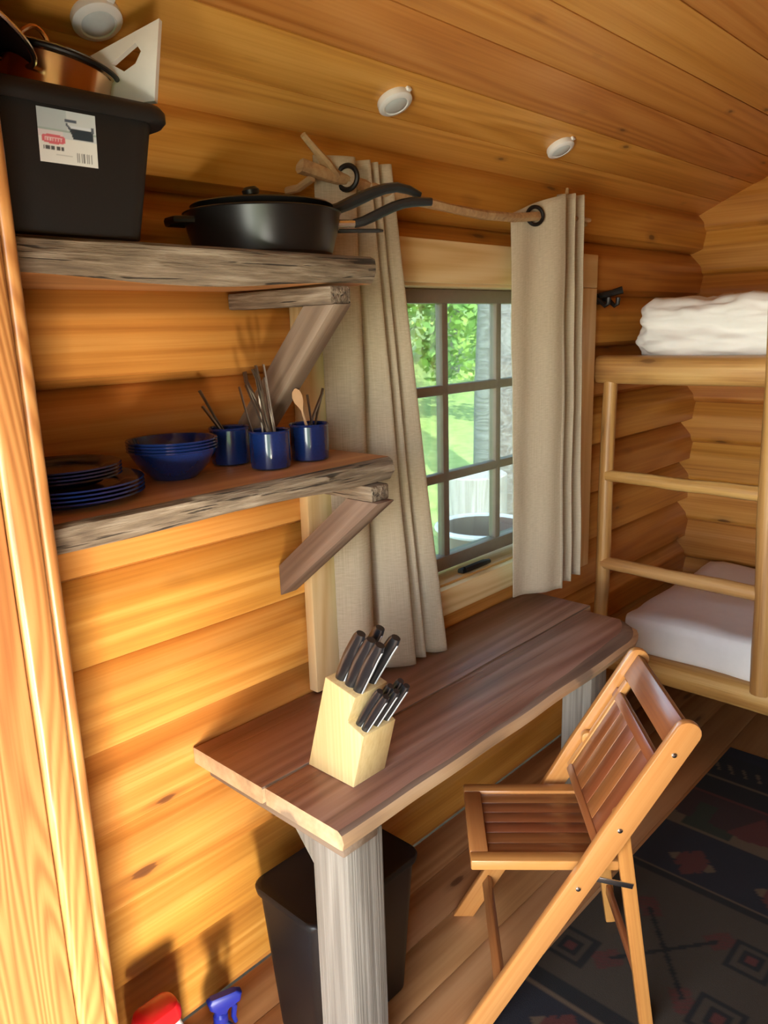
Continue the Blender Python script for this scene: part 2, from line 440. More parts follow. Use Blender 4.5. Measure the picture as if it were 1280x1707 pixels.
def log_profile(zlo, zhi, k=1.0):
    """(depth, height) loop: depth 0 is the proud face, negative is into the wall"""
    H = PITCH; pts = []
    n = 20
    for i in range(n + 1):
        t = i / n; z = H * t
        d = -0.003 * (2 * t - 0.8) ** 2
        if t > 0.68: d -= 0.052 * ((t - 0.68) / 0.32) ** 1.12
        if t < 0.10: d -= 0.046 * ((0.10 - t) / 0.10) ** 1.2
        pts.append((d * k, z))
    pts = [(d, min(max(z, zlo), zhi)) for d, z in pts]
    return pts + [(-LOGT, zhi), (-LOGT, zlo)]

def log_mesh(length, zlo=0.0, zhi=PITCH, seed=0, k=1.0):
    """a log along local X, face towards local -Y, standing on z=0"""
    n = max(3, int(length / 0.12)); rings = []; prof = log_profile(zlo, zhi, k)
    for i in range(n + 1):
        x = length * i / n; r = []
        for d, z in prof:
            b = 0.0 if d <= -LOGT + 1e-6 else 0.004 * noise.noise(Vector((x * 1.4 + seed * 7.1, z * 9, seed)))
            r.append(Vector((x, -(d + b), z)))
        rings.append(r)
    return loft(rings, name='log')

def add_log(parent, start, direction, length, z, zlo=0.0, zhi=PITCH, seed=0, name='log', k=1.0):
    me = log_mesh(length, zlo, zhi, seed, k)
    return obj(name, me, 'log', parent, frame((start[0], start[1], z), direction, (0, 0, 1)), ang=60)

wl = struct_root('wall_left')
for k in range(11):
    zb = SEAM(k); zt = zb + PITCH
    if k == 0: zb_use = zb
    y0, y1 = 0.18, 3.90
    # local X = world -Y so that local -Y ... faces the room (+X)
    if zt <= W_Z0 + 0.01 or zb >= W_Z1:
        add_log(wl, (0, y0), (0, 1, 0), y1 - y0, zb, seed=k)
    else:
        add_log(wl, (0, y0), (0, 1, 0), W_Y0 - y0, zb, seed=k)
        add_log(wl, (0, W_Y1), (0, 1, 0), y1 - W_Y1, zb, seed=k + 0.3)
        if zt > W_Z1: add_log(wl, (0, W_Y0), (0, 1, 0), W_Y1 - W_Y0, zb, zlo=W_Z1 - zb, seed=k + 0.1)
        if zb < W_Z0 - 0.001: add_log(wl, (0, W_Y0), (0, 1, 0), W_Y1 - W_Y0, zb, zhi=W_Z0 - zb, seed=k + 0.1)
# sill log under the first course
board('sill_log', (-0.09, 0.18, 0.015), (-0.09, 3.9, 0.015), 0.11, 0.03, 'log', wl, bev=0.004)

wb = struct_root('wall_back')
for k in range(-1, 15):
    zb = SEAM(k) + PITCH / 2; zlo = 0.0
    if k == -1: zlo = -zb
    x0 = -0.15 if zb < ZC - 0.05 else max(-0.15, (zb - ZC) / SL - 0.02)
    x1 = XR + 0.15 if zb < ZC - 0.05 else XR - max(0.0, (zb - ZC) / SL - 0.02)
    if x1 - x0 < 0.3: continue
    add_log(wb, (x0, YB), (1, 0, 0), x1 - x0, zb, zlo=zlo, seed=k + 40, k=0.5)

wr = struct_root('wall_right')
for k in range(11):
    add_log(wr, (XR, 3.9), (0, -1, 0), 3.7, SEAM(k), seed=k + 80)

wf = struct_root('wall_front')
for k in range(11):
    z = SEAM(k)
    if z < 2.0:
        add_log(wf, (DX0 - 0.05, YF1), (-1, 0, 0), DX0 - 0.05 + 0.15, z, seed=k + 120)
        add_log(wf, (XR + 0.15, YF1), (-1, 0, 0), XR + 0.15 - DX1 - 0.05, z, seed=k + 121)
    else:
        add_log(wf, (XR + 0.15, YF1), (-1, 0, 0), XR + 0.3, z, seed=k + 122)
for k in range(11, 15):
    z = SEAM(k); x0 = (z - ZC) / SL
    if XR - 2 * x0 > 0.2: add_log(wf, (XR - x0, YF1), (-1, 0, 0), XR - 2 * x0, z, seed=k + 122)


# door frame: planed jambs with a rounded inner edge, head above
dr = struct_root('door_1', T(DX0, 0.3, 0))
def jamb(name, x, sgn, z1):
    pts = []; wY0, wY1, th, r = 0.10, (0.349 if sgn > 0 else 0.405), 0.045, 0.004
    loop = [(x - sgn * th, wY0), (x, wY0)]
    for i in range(7):
        a = math.pi / 2 * i / 6
        loop.append((x - sgn * r + sgn * r * math.cos(a), wY1 - r + r * math.sin(a)))
    loop.append((x - sgn * th, wY1))
    # local X is up
    rings = [[Vector((z, -(px - x), py)) for px, py in loop] for z in (0.0, 0.4, 0.8, 1.2, 1.6, z1)]
    me = loft(rings, name='jamb')
    Mw = Matrix(((0, -1, 0, x), (0, 0, 1, 0), (1, 0, 0, 0), (0, 0, 0, 1)))
    return obj(name, me, 'jamb', dr, Mw, ang=50)
jamb('jamb', DX0 - 0.0035, 1, 2.03)
for (ya, yb, px_) in ((0.350, 0.388, 0.004), (0.389, 0.407, 0.001)):
    board('jamb_strip', (DX0 - 0.012 + px_, (ya + yb) / 2, 0.0), (DX0 - 0.012 + px_, (ya + yb) / 2, 2.03), yb - ya, 0.024, 'jamb', dr, up=(1, 0, 0), bev=0.007, seg=4)
jamb('jamb', DX1, -1, 2.03)
board('head_jamb', (DX0 - 0.045, 0.2525, 2.0525), (DX1 + 0.045, 0.2525, 2.0525), 0.305, 0.045, 'jamb', dr)

# ceiling: tongue-and-groove boards along the room on both slopes
ce = struct_root('ceiling')
n_s = Vector((-SL, 0, 1)).normalized()
dxp = 0.127
cw = dxp * math.sqrt(1 + SL * SL)
for i in range(12):
    xa = -0.057 + dxp * i + dxp / 2
    if xa > 1.42: break
    p = Vector((xa, 0, ceil_z(xa))) + n_s * 0.0115
    board('plank', (p.x, 0.05, p.z), (p.x, 3.9, p.z), cw - 0.0006, 0.023, 'ceil', ce, up=n_s, bev=0.0045, seg=2)
    board('plank', (XR - p.x, 3.9, p.z), (XR - p.x, 0.05, p.z), cw - 0.0006, 0.023, 'ceil', ce, up=Vector((SL, 0, 1)), bev=0.0045, seg=2)
# the roof over it, run out unseen past the door, added to block the sun
rf = struct_root('roof')
for s in (0, 1):
    q0 = Vector((-0.5, 0, ceil_z(-0.5))) + n_s * 0.06; q1 = Vector((1.45, 0, ceil_z(1.45))) + n_s * 0.06
    if s: q0.x = XR - q0.x; q1.x = XR - q1.x
    c = (q0 + q1) / 2; wd = (q1 - q0).length
    nn = n_s if s == 0 else Vector((SL, 0, 1)).normalized()
    board('roof_slope', (c.x, -1.6, c.z), (c.x, 4.3, c.z), wd, 0.05, 'roof', rf, up=nn)

# floor: boards along the room
fl = struct_root('floor')
x = -0.03; i = 0
while x < XR:
    board('plank', (x + 0.069, 0.18, -0.0105), (x + 0.069, 3.9, -0.0105), 0.1375, 0.021, 'floor', fl, bev=0.002)
    x += 0.138; i += 1
board('sub_floor', (XR / 2, 0.1, -0.06), (XR / 2, 3.9, -0.06), XR + 0.3, 0.07, 'roof', fl)
pd = struct_root('porch_deck')
for i in range(12):
    board('plank', (-0.6, 0.03 - i * 0.142, -0.035), (4.2, 0.03 - i * 0.142, -0.035), 0.138, 0.03, 'deck', pd, bev=0.003)

# ------------------------------------------------------------------ window
wn = struct_root('window_1', T(0, (W_Y0 + W_Y1) / 2, W_Z0))
XS = -0.08                                           # plane of the sash
CY0, CY1 = 1.245, 2.695
board('casing', (0.016, CY0, 1.857), (0.016, CY1, 1.857), 0.115, 0.032, 'casing', wn, up=(1, 0, 0))             # head
board('casing', (0.016, CY0 + 0.05, 0.745), (0.016, CY0 + 0.05, 1.798), 0.10, 0.032, 'casing', wn, up=(1, 0, 0))
board('casing', (0.016, CY1 - 0.06, 0.745), (0.016, CY1 - 0.06, 1.798), 0.12, 0.032, 'casing', wn, up=(1, 0, 0))
board('sill', (0.016, CY0 + 0.10, 0.842), (0.016, CY1 - 0.12, 0.842), 0.085, 0.034, 'casing', wn, up=(1, 0, 0))
SY0, SY1, SZ0, SZ1 = 1.335, 2.515, 0.905, 1.79
board('liner', (-0.06, W_Y0, SZ1 + 0.012), (-0.06, CY1 - 0.12, SZ1 + 0.012), 0.15, 0.024, 'casing', wn)          # head liner
board('liner', (-0.06, W_Y0 + 0.004, SZ0 - 0.05), (-0.06, W_Y0 + 0.004, SZ1), 0.024, 0.15, 'casing', wn, up=(1, 0, 0))
board('liner', (-0.06, SY1 + 0.022, SZ0 - 0.05), (-0.06, SY1 + 0.022, SZ1), 0.04, 0.15, 'casing', wn, up=(1, 0, 0))
board('stool', (-0.055, W_Y0, 0.862), (-0.055, SY1 + 0.04, 0.862), 0.125, 0.06, 'peeled', wn)
# sash frame and glazing bars
ys = [1.350, 1.637, 1.924, 2.211, 2.498]; zs_ = [0.925, 1.208, 1.485, 1.768]
board('sash_rail', (XS, SY0, zs_[0]), (XS, SY1, zs_[0]), 0.045, 0.042, 'bronze', wn, up=(1, 0, 0))
board('sash_rail', (XS, SY0, zs_[3]), (XS, SY1, zs_[3]), 0.042, 0.042, 'bronze', wn, up=(1, 0, 0))
board('sash_stile', (XS, ys[0], SZ0), (XS, ys[0], SZ1), 0.034, 0.042, 'bronze', wn, up=(1, 0, 0))
board('sash_stile', (XS, ys[4], SZ0), (XS, ys[4], SZ1), 0.034, 0.042, 'bronze', wn, up=(1, 0, 0))
for y in ys[1:4]: board('glazing_bar', (XS, y, zs_[0]), (XS, y, zs_[3]), 0.030, 0.030, 'bronze', wn, up=(1, 0, 0), bev=0.006)
for z in zs_[1:3]: board('glazing_bar', (XS, SY0, z), (XS, SY1, z), 0.030, 0.030, 'bronze', wn, up=(1, 0, 0), bev=0.006)
for a in range(4):
    for b in range(3):
        cyy = (ys[a] + ys[a + 1]) / 2; czz = (zs_[b] + zs_[b + 1]) / 2
        board('pane', (XS, ys[a] + 0.008, czz), (XS, ys[a + 1] - 0.008, czz), zs_[b + 1] - zs_[b] - 0.012, 0.004, 'glass', wn, up=(1, 0, 0), bev=0)
# crank handle on the stool
ch = board('crank_base', (-0.02, 1.93, 0.895), (-0.02, 2.075, 0.895), 0.026, 0.022, 'iron', wn, bev=0.008)
obj('crank_arm', tube([(-0.005, 1.94, 0.905), (0.008, 1.98, 0.912), (0.006, 2.03, 0.910), (0.0, 2.065, 0.905)], [0.010, 0.011, 0.010, 0.008], 8), 'iron', wn)

# ------------------------------------------------------------------ outdoors
def ground_z(x, y):
    d = math.hypot(x - 1.4, y)
    return -0.42 + 0.115 * max(0.0, d - 6.0) + 0.05 * noise.noise(Vector((x * 0.4, y * 0.4, 0)))
gr = obj('ground', grid_surface(lambda u, v: Vector((-34 + 60 * u, -14 + 50 * v, ground_z(-34 + 60 * u, -14 + 50 * v))), 60, 50, uv=False), 'grass')
struct(gr)

def leaf_cloud(n, center, rx, ry, rz, size, seed):
    rnd = random.Random(seed); vs = []; fs = []
    cl = [(Vector((rnd.uniform(-1, 1) * rx, rnd.uniform(-1, 1) * ry, rnd.uniform(-1, 1) * rz)), rnd.uniform(0.25, 0.5)) for _ in range(40)]
    for i in range(n):
        c, r = cl[rnd.randrange(len(cl))]
        d = Vector((rnd.gauss(0, 1), rnd.gauss(0, 1), rnd.gauss(0, 1))).normalized() * (rnd.random() ** 0.4)
        p = Vector(center) + c + Vector((d.x * r * rx, d.y * r * ry, d.z * r * rz))
        a = Vector((rnd.gauss(0, 1), rnd.gauss(0, 1), rnd.gauss(0, 0.7))).normalized(); b = a.orthogonal().normalized()
        s = size * rnd.uniform(0.6, 1.3); k = len(vs)
        vs += [p - a * s, p + b * s * 0.5, p + a * s, p - b * s * 0.5]; fs.append((k, k + 1, k + 2, k + 3))
    me = bpy.data.meshes.new('leaves'); me.from_pydata([tuple(v) for v in vs], [], fs); return me

def tree(x, y, h, rx, n, seed, label, mat='leaf', low=0.15, tr=0.14):
    z = ground_z(x, y)
    t = thing('broadleaf_tree', label, 'tree', T(x, y, z), 'trees beyond the window')
    zc = z + h * (0.5 + low / 2)
    obj('trunk', tube([(x, y, z - 0.15), (x + 0.05, y, z + h * 0.4), (x, y + 0.08, z + h * 0.9)], [tr, tr * 0.8, tr * 0.3], 10, wob=0.3), 'bark', t)
    f = obj('foliage', leaf_cloud(n, (x, y, zc), rx, rx, h * (0.5 - low / 2), 0.085, seed), mat, t, smooth=False)
    f['kind'] = 'stuff'
    return t
tree(-6.2, 8.4, 4.6, 1.25, 9000, 1, 'dense dark green tree seen through the left window panes', 'leaf', 0.22)
tree(-8.6, 12.9, 5.2, 1.7, 9000, 2, 'lighter yellow green tree seen through the upper middle pane', 'leaflight', 0.05)
tree(-12.5, 15.6, 8.0, 2.6, 7000, 3, 'tall tree farthest up the grassy slope outside', 'leaf', 0.03)
tree(-9.6, 19.5, 7.5, 2.4, 5000, 4, 'leafy tree behind the thick bark trunk outside', 'leaf', 0.03)
tree(-12.0, 9.4, 7.0, 2.4, 5000, 5, 'tree at the left end of the row outside', 'leaf', 0.03)
# thick trunk close by
tx, ty = -3.0, 6.52; tz = ground_z(tx, ty)
obj_tr = obj('bare_tree', tube([(tx, ty, tz - 0.1), (tx, ty, tz + 0.25), (tx - 0.02, ty, tz + 1.2), (tx + 0.02, ty + 0.03, tz + 3.0), (tx, ty, tz + 6.0)], [0.36, 0.28, 0.255, 0.24, 0.18], 20, wob=0.25, seed=3), 'bark')
tag(obj_tr, 'thick grey barked tree trunk standing just outside the window', 'tree trunk')
def stump(x, y, r, h, label, mat, seed):
    z = ground_z(x, y) - 0.03
    n = 22; rings = []
    for i, (rr, zz) in enumerate([(1.06, 0), (1.0, 0.25 * h), (0.98, 0.7 * h), (0.98, h - 0.012), (0.94, h)]):
        rings.append([Vector((zz, r * rr * math.cos(2 * math.pi * k / n) * (1 + 0.06 * noise.noise(Vector((math.cos(6.28 * k / n) * 2, math.sin(6.28 * k / n) * 2, seed)))),
                              r * rr * math.sin(2 * math.pi * k / n))) for k in range(n)])
    o = obj('tree_stump', loft(rings, name='stump'), mat, None, frame((x, y, z), (0, 0, 1), (1, 0, 0)))
    return tag(o, label, 'stump')
stump(-2.4, 5.22, 0.29, 0.86, 'tall pale sawn stump seen through the bottom window panes', 'stumpwood', 1)
# round metal tub near the wall
def tub(x, y, r, h):
    z = ground_z(x, y)
    t = thing('wash_tub', 'low round grey tub with pale rim under the stump outside', 'tub', T(x, y, z))
    obj('body', lathe([(0.0, 0.01), (r * 0.9, 0.01), (r, h), (r - 0.02, h), (r * 0.88, 0.03), (0.0, 0.03)], 36), 'bronze', t, T(x, y, z))
    obj('rim', torus(r, 0.018, 40, 8), 'whiteplastic', t, T(x, y, z + h))
tub(-1.35, 3.92, 0.30, 0.84)
gp = obj('gravel_path', grid_surface(lambda u, v: Vector((-2.6 + 1.9 * u, 2.2 + 3.0 * v, ground_z(-2.6 + 1.9 * u, 2.2 + 3.0 * v) + 0.02)), 10, 12, uv=False), 'gravel'); struct(gp)

# ================================================================== SHELVES
def rough_shelf_mesh(L, D, Tk, seed, dip=0.012):
    """live-edge shelf board along local X, front edge at local -Y, top at z=0"""
    n = 60; rings = []
    for i in range(n + 1):
        x = L * i / n; N = lambda a, f=6.0: noise.noise(Vector((x * f, a * 3.1, seed)))
        f0 = 0.006 * N(0.1); f1 = 0.009 * N(0.5, 9); f2 = 0.009 * N(0.9, 7); tk = Tk + dip * N(1.7, 3.5)
        y = -D
        rings.append([Vector((x, 0, -Tk * 0.95)), Vector((x, 0, 0)), Vector((x, y * 0.5, 0.001 * N(2))), Vector((x, y + 0.012 + f0, 0)), Vector((x, y + f0, -0.006)),
                      Vector((x, y - 0.004 + f1, -tk * 0.35)), Vector((x, y - 0.002 + f2, -tk * 0.6)), Vector((x, y + 0.003 + f1, -tk * 0.85)), Vector((x, y + 0.012 + f2, -tk)),
                      Vector((x, y * 0.5, -Tk * 0.97))])
    return loft(rings, name='shelf_board', mi_fn=lambda j: 1 if 3 <= j <= 7 else 0, cap_mi=1)

def wall_shelf(label, z_top, y1, depth, thick, seed, arm_z, arm_y, brace_z, topmat):
    y0 = 0.43
    t = thing('wall_shelf', label, 'shelf', T(0.0, (y0 + y1) / 2, z_top - thick), 'rough board shelves on the log wall')
    obj('shelf_board', rough_shelf_mesh(y1 - y0, depth, thick, seed), [topmat, 'grey'], t, frame((0, y0, z_top), (0, 1, 0), (0, 0, 1)), ang=50)
    for ay in (arm_y,):
        # arm from the wall to the front, with a diagonal brace below it
        if arm_z:
            board('bracket_arm', (0.004, ay, arm_z), (0.335, ay, arm_z), 0.055, 0.034, 'grey', t, bev=0.004)
    return t
US = wall_shelf('upper rough-edged wall shelf holding the black tote and pans', 1.822, 1.205, 0.325, 0.058, 1.3, 1.745, 1.095, 1.45, 'shelftop')
LS = wall_shelf('lower rough-edged wall shelf holding the blue enamel dishes', 1.404, 1.243, 0.325, 0.052, 5.7, 1.3335, 1.19, 1.02, 'shelftop')

def brace(shelf, y, ztop, zbot, xtop, wid, thick, mat='brace'):
    """diagonal prop from the wall up to the shelf's front: ends cut flush with wall and shelf"""
    d = Vector((xtop, 0, ztop - zbot)); L = d.length; d.normalize()
    # polygon in (x, z) world, extruded along Y
    nx = Vector((d.z, 0, -d.x))
    h = wid / 2
    a = math.atan2(d.z, d.x)
    c0 = Vector((0, 0, zbot)); c1 = Vector((xtop, 0, ztop))
    up = c0 - nx * h; lo = c0 + nx * h
    # upper line and lower line meet x=0.0 (wall) and z=ztop (shelf)
    def at_x(p, x): s = (x - p.x) / d.x; return p + d * s
    def at_z(p, z): s = (z - p.z) / d.z; return p + d * s
    P = [at_x(up, 0.004), at_x(lo, 0.004), at_z(lo, ztop), at_z(up, ztop)]
    # trim: if lower line beyond the shelf front, cut the nose upright
    poly = [(p.x * d.x + (p.z - zbot) * d.z, -(p.x * nx.x + (p.z - zbot) * nx.z)) for p in P]
    Mw = Matrix(((d.x, -nx.x, 0, 0), (0, 0, -1 if False else 1, y), (d.z, -nx.z, 0, zbot), (0, 0, 0, 1)))
    # keep the frame right-handed
    ex = Vector((d.x, 0, d.z)); ey = -nx; ez = ex.cross(ey)
    Mw = Matrix(((ex.x, ey.x, ez.x, 0), (ex.y, ey.y, ez.y, y), (ex.z, ey.z, ez.z, zbot), (0, 0, 0, 1)))
    return obj('bracket_brace', prism(poly, thick, 0.004), mat, shelf, Mw, ang=30)
brace(US, 1.095, 1.728, 1.428, 0.295, 0.066, 0.05, 'brace')
brace(LS, 1.19, 1.3165, 1.070, 0.305, 0.062, 0.055, 'brace')

# ================================================================== TOTE AND WHAT IT HOLDS
def rounded_rect(cx, cy, hx, hy, r, n=6):
    pts = []
    for sx, sy, a0 in ((1, 1, 0), (-1, 1, 90), (-1, -1, 180), (1, -1, 270)):
        for i in range(n + 1):
            a = math.radians(a0 + 90 * i / n)
            pts.append((cx + sx * (hx - r) + r * math.cos(a), cy + sy * (hy - r) + r * math.sin(a)))
    return pts

def tub_mesh(sections):
    """sections: (hx, hy, r, z) from outside bottom round the rim to inside bottom"""
    rings = [[Vector((x, y, z)) for x, y in rounded_rect(0, 0, hx, hy, r)] for hx, hy, r, z in sections]
    return loft(rings, caps=True, name='tub')

TX, TY, TZ = 0.165, 0.583, 1.8235
tote = thing('storage_tote', 'black plastic storage tote with printed label on upper shelf', 'tote', T(TX, TY, TZ))
obj('body', tub_mesh([(0.128, 0.114, 0.025, 0.0), (0.134, 0.121, 0.03, 0.004), (0.147, 0.150, 0.035, 0.165), (0.149, 0.154, 0.035, 0.186),
                      (0.145, 0.150, 0.033, 0.186), (0.130, 0.116, 0.028, 0.008)]), 'blackplastic', tote, T(TX, TY, TZ), ang=50)
obj('rim', tub_mesh([(0.148, 0.152, 0.035, 0.176), (0.160, 0.168, 0.042, 0.173), (0.166, 0.174, 0.046, 0.180), (0.166, 0.174, 0.046, 0.192), (0.160, 0.168, 0.042, 0.2), (0.150, 0.156, 0.036, 0.2), (0.145, 0.150, 0.033, 0.19)]),
    'blackplastic', tote, T(TX, TY, TZ), ang=60)

def label_paint(x, y):
    # x, y in 0..1, y up
    W_ = (0.80, 0.79, 0.75)
    def inr(x0, y0, x1, y1): return x0 <= x <= x1 and y0 <= y <= y1
    c = W_
    if y > 0.47:                                           # photo of the tote on a pale counter
        c = (0.62, 0.66, 0.68)
        if x < 0.5 and y > 0.62: c = (0.50, 0.56, 0.58)
        if 0.60 < y < 0.64: c = (0.38, 0.47, 0.44)
        if x < 0.42 and y < 0.60: c = (0.74, 0.66, 0.68)
        if x > 0.45:
            lo = 0.88 - (0.50 - x) * 0 ; 
            if inr(0.52, 0.49, 0.95, 0.70) and (x - 0.52) > (0.70 - y) * 0.35: c = (0.035, 0.05, 0.065)
            if inr(0.56, 0.69, 0.92, 0.74): c = (0.70, 0.74, 0.80)
            if inr(0.46, 0.79, 0.66, 0.84): c = (0.10, 0.12, 0.16)
            if inr(0.48, 0.66, 0.56, 0.78) and abs((x - 0.47) - (0.80 - y) * 0.5) < 0.02: c = (0.09, 0.11, 0.14)
            if inr(0.92, 0.66, 0.955, 0.76): c = (0.10, 0.12, 0.15)
    ex, ey = (x - 0.25) / 0.20, (y - 0.44) / 0.085          # red oval badge with pale strokes
    if abs(ex) ** 3 + abs(ey) ** 3 < 1:
        c = (0.72, 0.16, 0.19)
        if abs(ey) < 0.42 and abs(ex) < 0.78 and (int((ex + 1) * 9) % 2 == 0 or abs(ey - 0.3) < 0.12): c = (0.85, 0.60, 0.60)
    if inr(0.07, 0.245, 0.42, 0.315):                       # bold dark line of small type
        c = (0.10, 0.10, 0.10) if int(x * 46) % 4 else W_
    if inr(0.50, 0.36, 0.94, 0.37) or inr(0.50, 0.31, 0.94, 0.318) or inr(0.28, 0.16, 0.55, 0.168) or inr(0.28, 0.11, 0.55, 0.118): c = (0.55, 0.55, 0.52)
    if inr(0.62, 0.06, 0.92, 0.24):                         # bar code
        c = (0.20, 0.20, 0.19) if (int(x * 60) * 7) % 5 < 2 else W_
    return c
lw_, lh_ = 0.087, 0.071
lab = painted_grid(64, 56, lw_, lh_, lambda x, y: label_paint(x / lw_, y / lh_))
# the front wall leans out: 0.013 over 0.161
lean = math.atan2(0.013, 0.161)
ex = Vector((0, 1, 0)); ez = Vector((math.cos(lean), 0, -math.sin(lean))); ey = ez.cross(ex)
zL = 0.100
oL = Vector((TX + 0.134 + 0.013 * (zL - 0.004) / 0.161 + 0.0008, 0.541, TZ + zL))
obj('product_label', lab, 'print', tote, Matrix(((ex.x, ey.x, ez.x, oL.x), (ex.y, ey.y, ez.y, oL.y), (ex.z, ey.z, ez.z, oL.z), (0, 0, 0, 1))), smooth=False)['label'] = 'white printed product label with red oval badge'

# pot standing in the tote, rim and loop handle above the edge
pot_M = T(0.165, 0.628, TZ + 0.172) @ Matrix.Scale(0.86, 4) @ Matrix.Rotation(math.radians(-10), 4, 'X') @ Matrix.Rotation(math.radians(8), 4, 'Y')
pot = thing('cooking_pot', 'copper toned cooking pot with dark glass lid inside the tote', 'pot', pot_M)
obj('body', lathe([(0.0, 0.0), (0.085, 0.0), (0.094, 0.01), (0.098, 0.115), (0.101, 0.118), (0.096, 0.118), (0.092, 0.012), (0.0, 0.004)], 40), 'copper', pot, pot_M)
lid_o = obj('lid', lathe([(0.107, 0.117), (0.108, 0.121), (0.106, 0.126), (0.095, 0.131), (0.06, 0.140), (0.0, 0.146)], 40), 'glasslid', pot, pot_M)
obj('lid_rim', torus(0.106, 0.0045, 44, 8), 'iron', lid_o, pot_M @ T(0, 0, 0.121))
obj('loop_handle', tube([(-0.02 , -0.035 + 0.07 * i / 8 - 0.0, 0.140 + 0.032 * math.sin(math.pi * i / 8)) for i in range(9)], 0.0045, 8), 'copper', lid_o, pot_M @ T(0.0, -0.035, 0))
# a second lid leaning at the near end
l2M = T(0.235, 0.512, TZ + 0.287) @ Matrix.Rotation(math.radians(-33), 4, 'X') @ Matrix.Rotation(math.radians(8), 4, 'Y')
l2 = thing('pan_lid', 'dark lid with steel rim leaning at the left end of the tote', 'lid', l2M)
obj('disc', lathe([(0.078, 0.0), (0.078, 0.004), (0.05, 0.012), (0.0, 0.016)], 36), 'pan', l2, l2M)
obj('rim', torus(0.078, 0.004, 40, 8), 'steel', l2, l2M)
# white cutting board with a triangular hand hole, standing on edge behind the pot
def cutting_board():
    # local x = along the shelf, y = up ; outline with a hole made as a ring of quads
    outer = [(0.0, 0.0), (-0.13, -0.045), (-0.13, -0.125), (-0.008, -0.125), (-0.004, -0.06)]
    bm = bmesh.new()
    hole = [(-0.086, -0.060), (-0.042, -0.032), (-0.032, -0.046), (-0.042, -0.064), (-0.062, -0.074)]
    vo = [bm.verts.new((x, y, 0)) for x, y in outer]; vh = [bm.verts.new((x, y, 0)) for x, y in hole]
    for a, b, c in ((0, 1, None),): pass
    eo = [bm.edges.new((vo[i], vo[(i + 1) % 5])) for i in range(5)]; eh = [bm.edges.new((vh[i], vh[(i + 1) % 5])) for i in range(5)]
    bmesh.ops.triangle_fill(bm, use_beauty=True, edges=eo + eh)
    g = bmesh.ops.extrude_face_region(bm, geom=bm.faces[:])
    for v in g['geom']:
        if isinstance(v, bmesh.types.BMVert): v.co.z += 0.009
    bmesh.ops.recalc_face_normals(bm, faces=bm.faces[:])
    me = bpy.data.meshes.new('cutting_board'); bm.to_mesh(me); bm.free(); return me
exb = Vector((0.88, 0.47, 0.0)).normalized(); eyb = Vector((0.12, 0.26, 0.95)); eyb = (eyb - exb * eyb.dot(exb)).normalized(); ezb = exb.cross(eyb)
oB = Vector((0.285, 0.775, 2.160))
cb = obj('cutting_board', cutting_board(), 'board', None, Matrix(((exb.x, eyb.x, ezb.x, oB.x), (exb.y, eyb.y, ezb.y, oB.y), (exb.z, eyb.z, ezb.z, oB.z), (0, 0, 0, 1))), ang=30)
tag(cb, 'white plastic cutting board with hand hole standing upright in the tote', 'cutting board')

# ================================================================== PANS
PX, PY, PZ = 0.165, 1.050, 1.8235
def handle_pts(base, d, L, rise, drop=0.0, n=9):
    d = Vector(d).normalized(); out = []
    for i in range(n):
        s = i / (n - 1)
        out.append(Vector(base) + d * (L * s) + Vector((0, 0, rise * (math.sin(math.pi / 2 * min(1, s * 1.25)) ** 1.5) - drop * max(0, s - 0.7) ** 2 * 3)))
    return out
def flat_tube(points, wd, ht, seg=10):
    pts = [Vector(p) for p in points]; rings = []
    for i, p in enumerate(pts):
        d = (pts[min(i + 1, len(pts) - 1)] - pts[max(i - 1, 0)]).normalized()
        side = d.cross(Vector((0, 0, 1))).normalized(); up = side.cross(d)
        a = wd[i] if isinstance(wd, list) else wd; b = ht[i] if isinstance(ht, list) else ht
        rings.append([p + side * (a * math.cos(2 * math.pi * k / seg)) + up * (b * math.sin(2 * math.pi * k / seg)) for k in range(seg)])
    return loft(rings, name='handle')
hd = Vector((0.60, 0.80, 0)).normalized()
p1 = thing('saute_pan', 'large deep black saute pan at the bottom of the pan stack', 'pan', T(PX, PY, PZ), 'pans on the upper shelf')
obj('body', lathe([(0.0, 0.0), (0.125, 0.0), (0.137, 0.006), (0.150, 0.05), (0.155, 0.082), (0.158, 0.084), (0.154, 0.086), (0.146, 0.05), (0.132, 0.010), (0.0, 0.006)], 56), 'pan', p1, T(PX, PY, PZ))
hb = Vector((PX, PY, PZ + 0.066)) + hd * 0.150
obj('handle_collar', flat_tube([hb, hb + hd * 0.022, hb + hd * 0.036], 0.012, 0.008), 'steel', p1)
obj('handle', flat_tube(handle_pts(hb + hd * 0.034, hd, 0.165, 0.042), [0.011, 0.013, 0.014, 0.014, 0.014, 0.014, 0.014, 0.013, 0.010], [0.009, 0.010, 0.0105, 0.0105, 0.0105, 0.010, 0.010, 0.009, 0.008]), 'handle', p1)
bd = Vector((-0.35, -0.94, 0)).normalized(); hb2 = Vector((PX, PY, PZ + 0.066)) + bd * 0.148
obj('helper_handle', tube([hb2 + Vector((0.035, -0.012, 0)), hb2 + bd * 0.035 + Vector((0.03, -0.01, 0)), hb2 + bd * 0.042, hb2 + bd * 0.035 + Vector((-0.03, 0.01, 0)), hb2 + Vector((-0.035, 0.012, 0))], 0.007, 8), 'handle', p1)
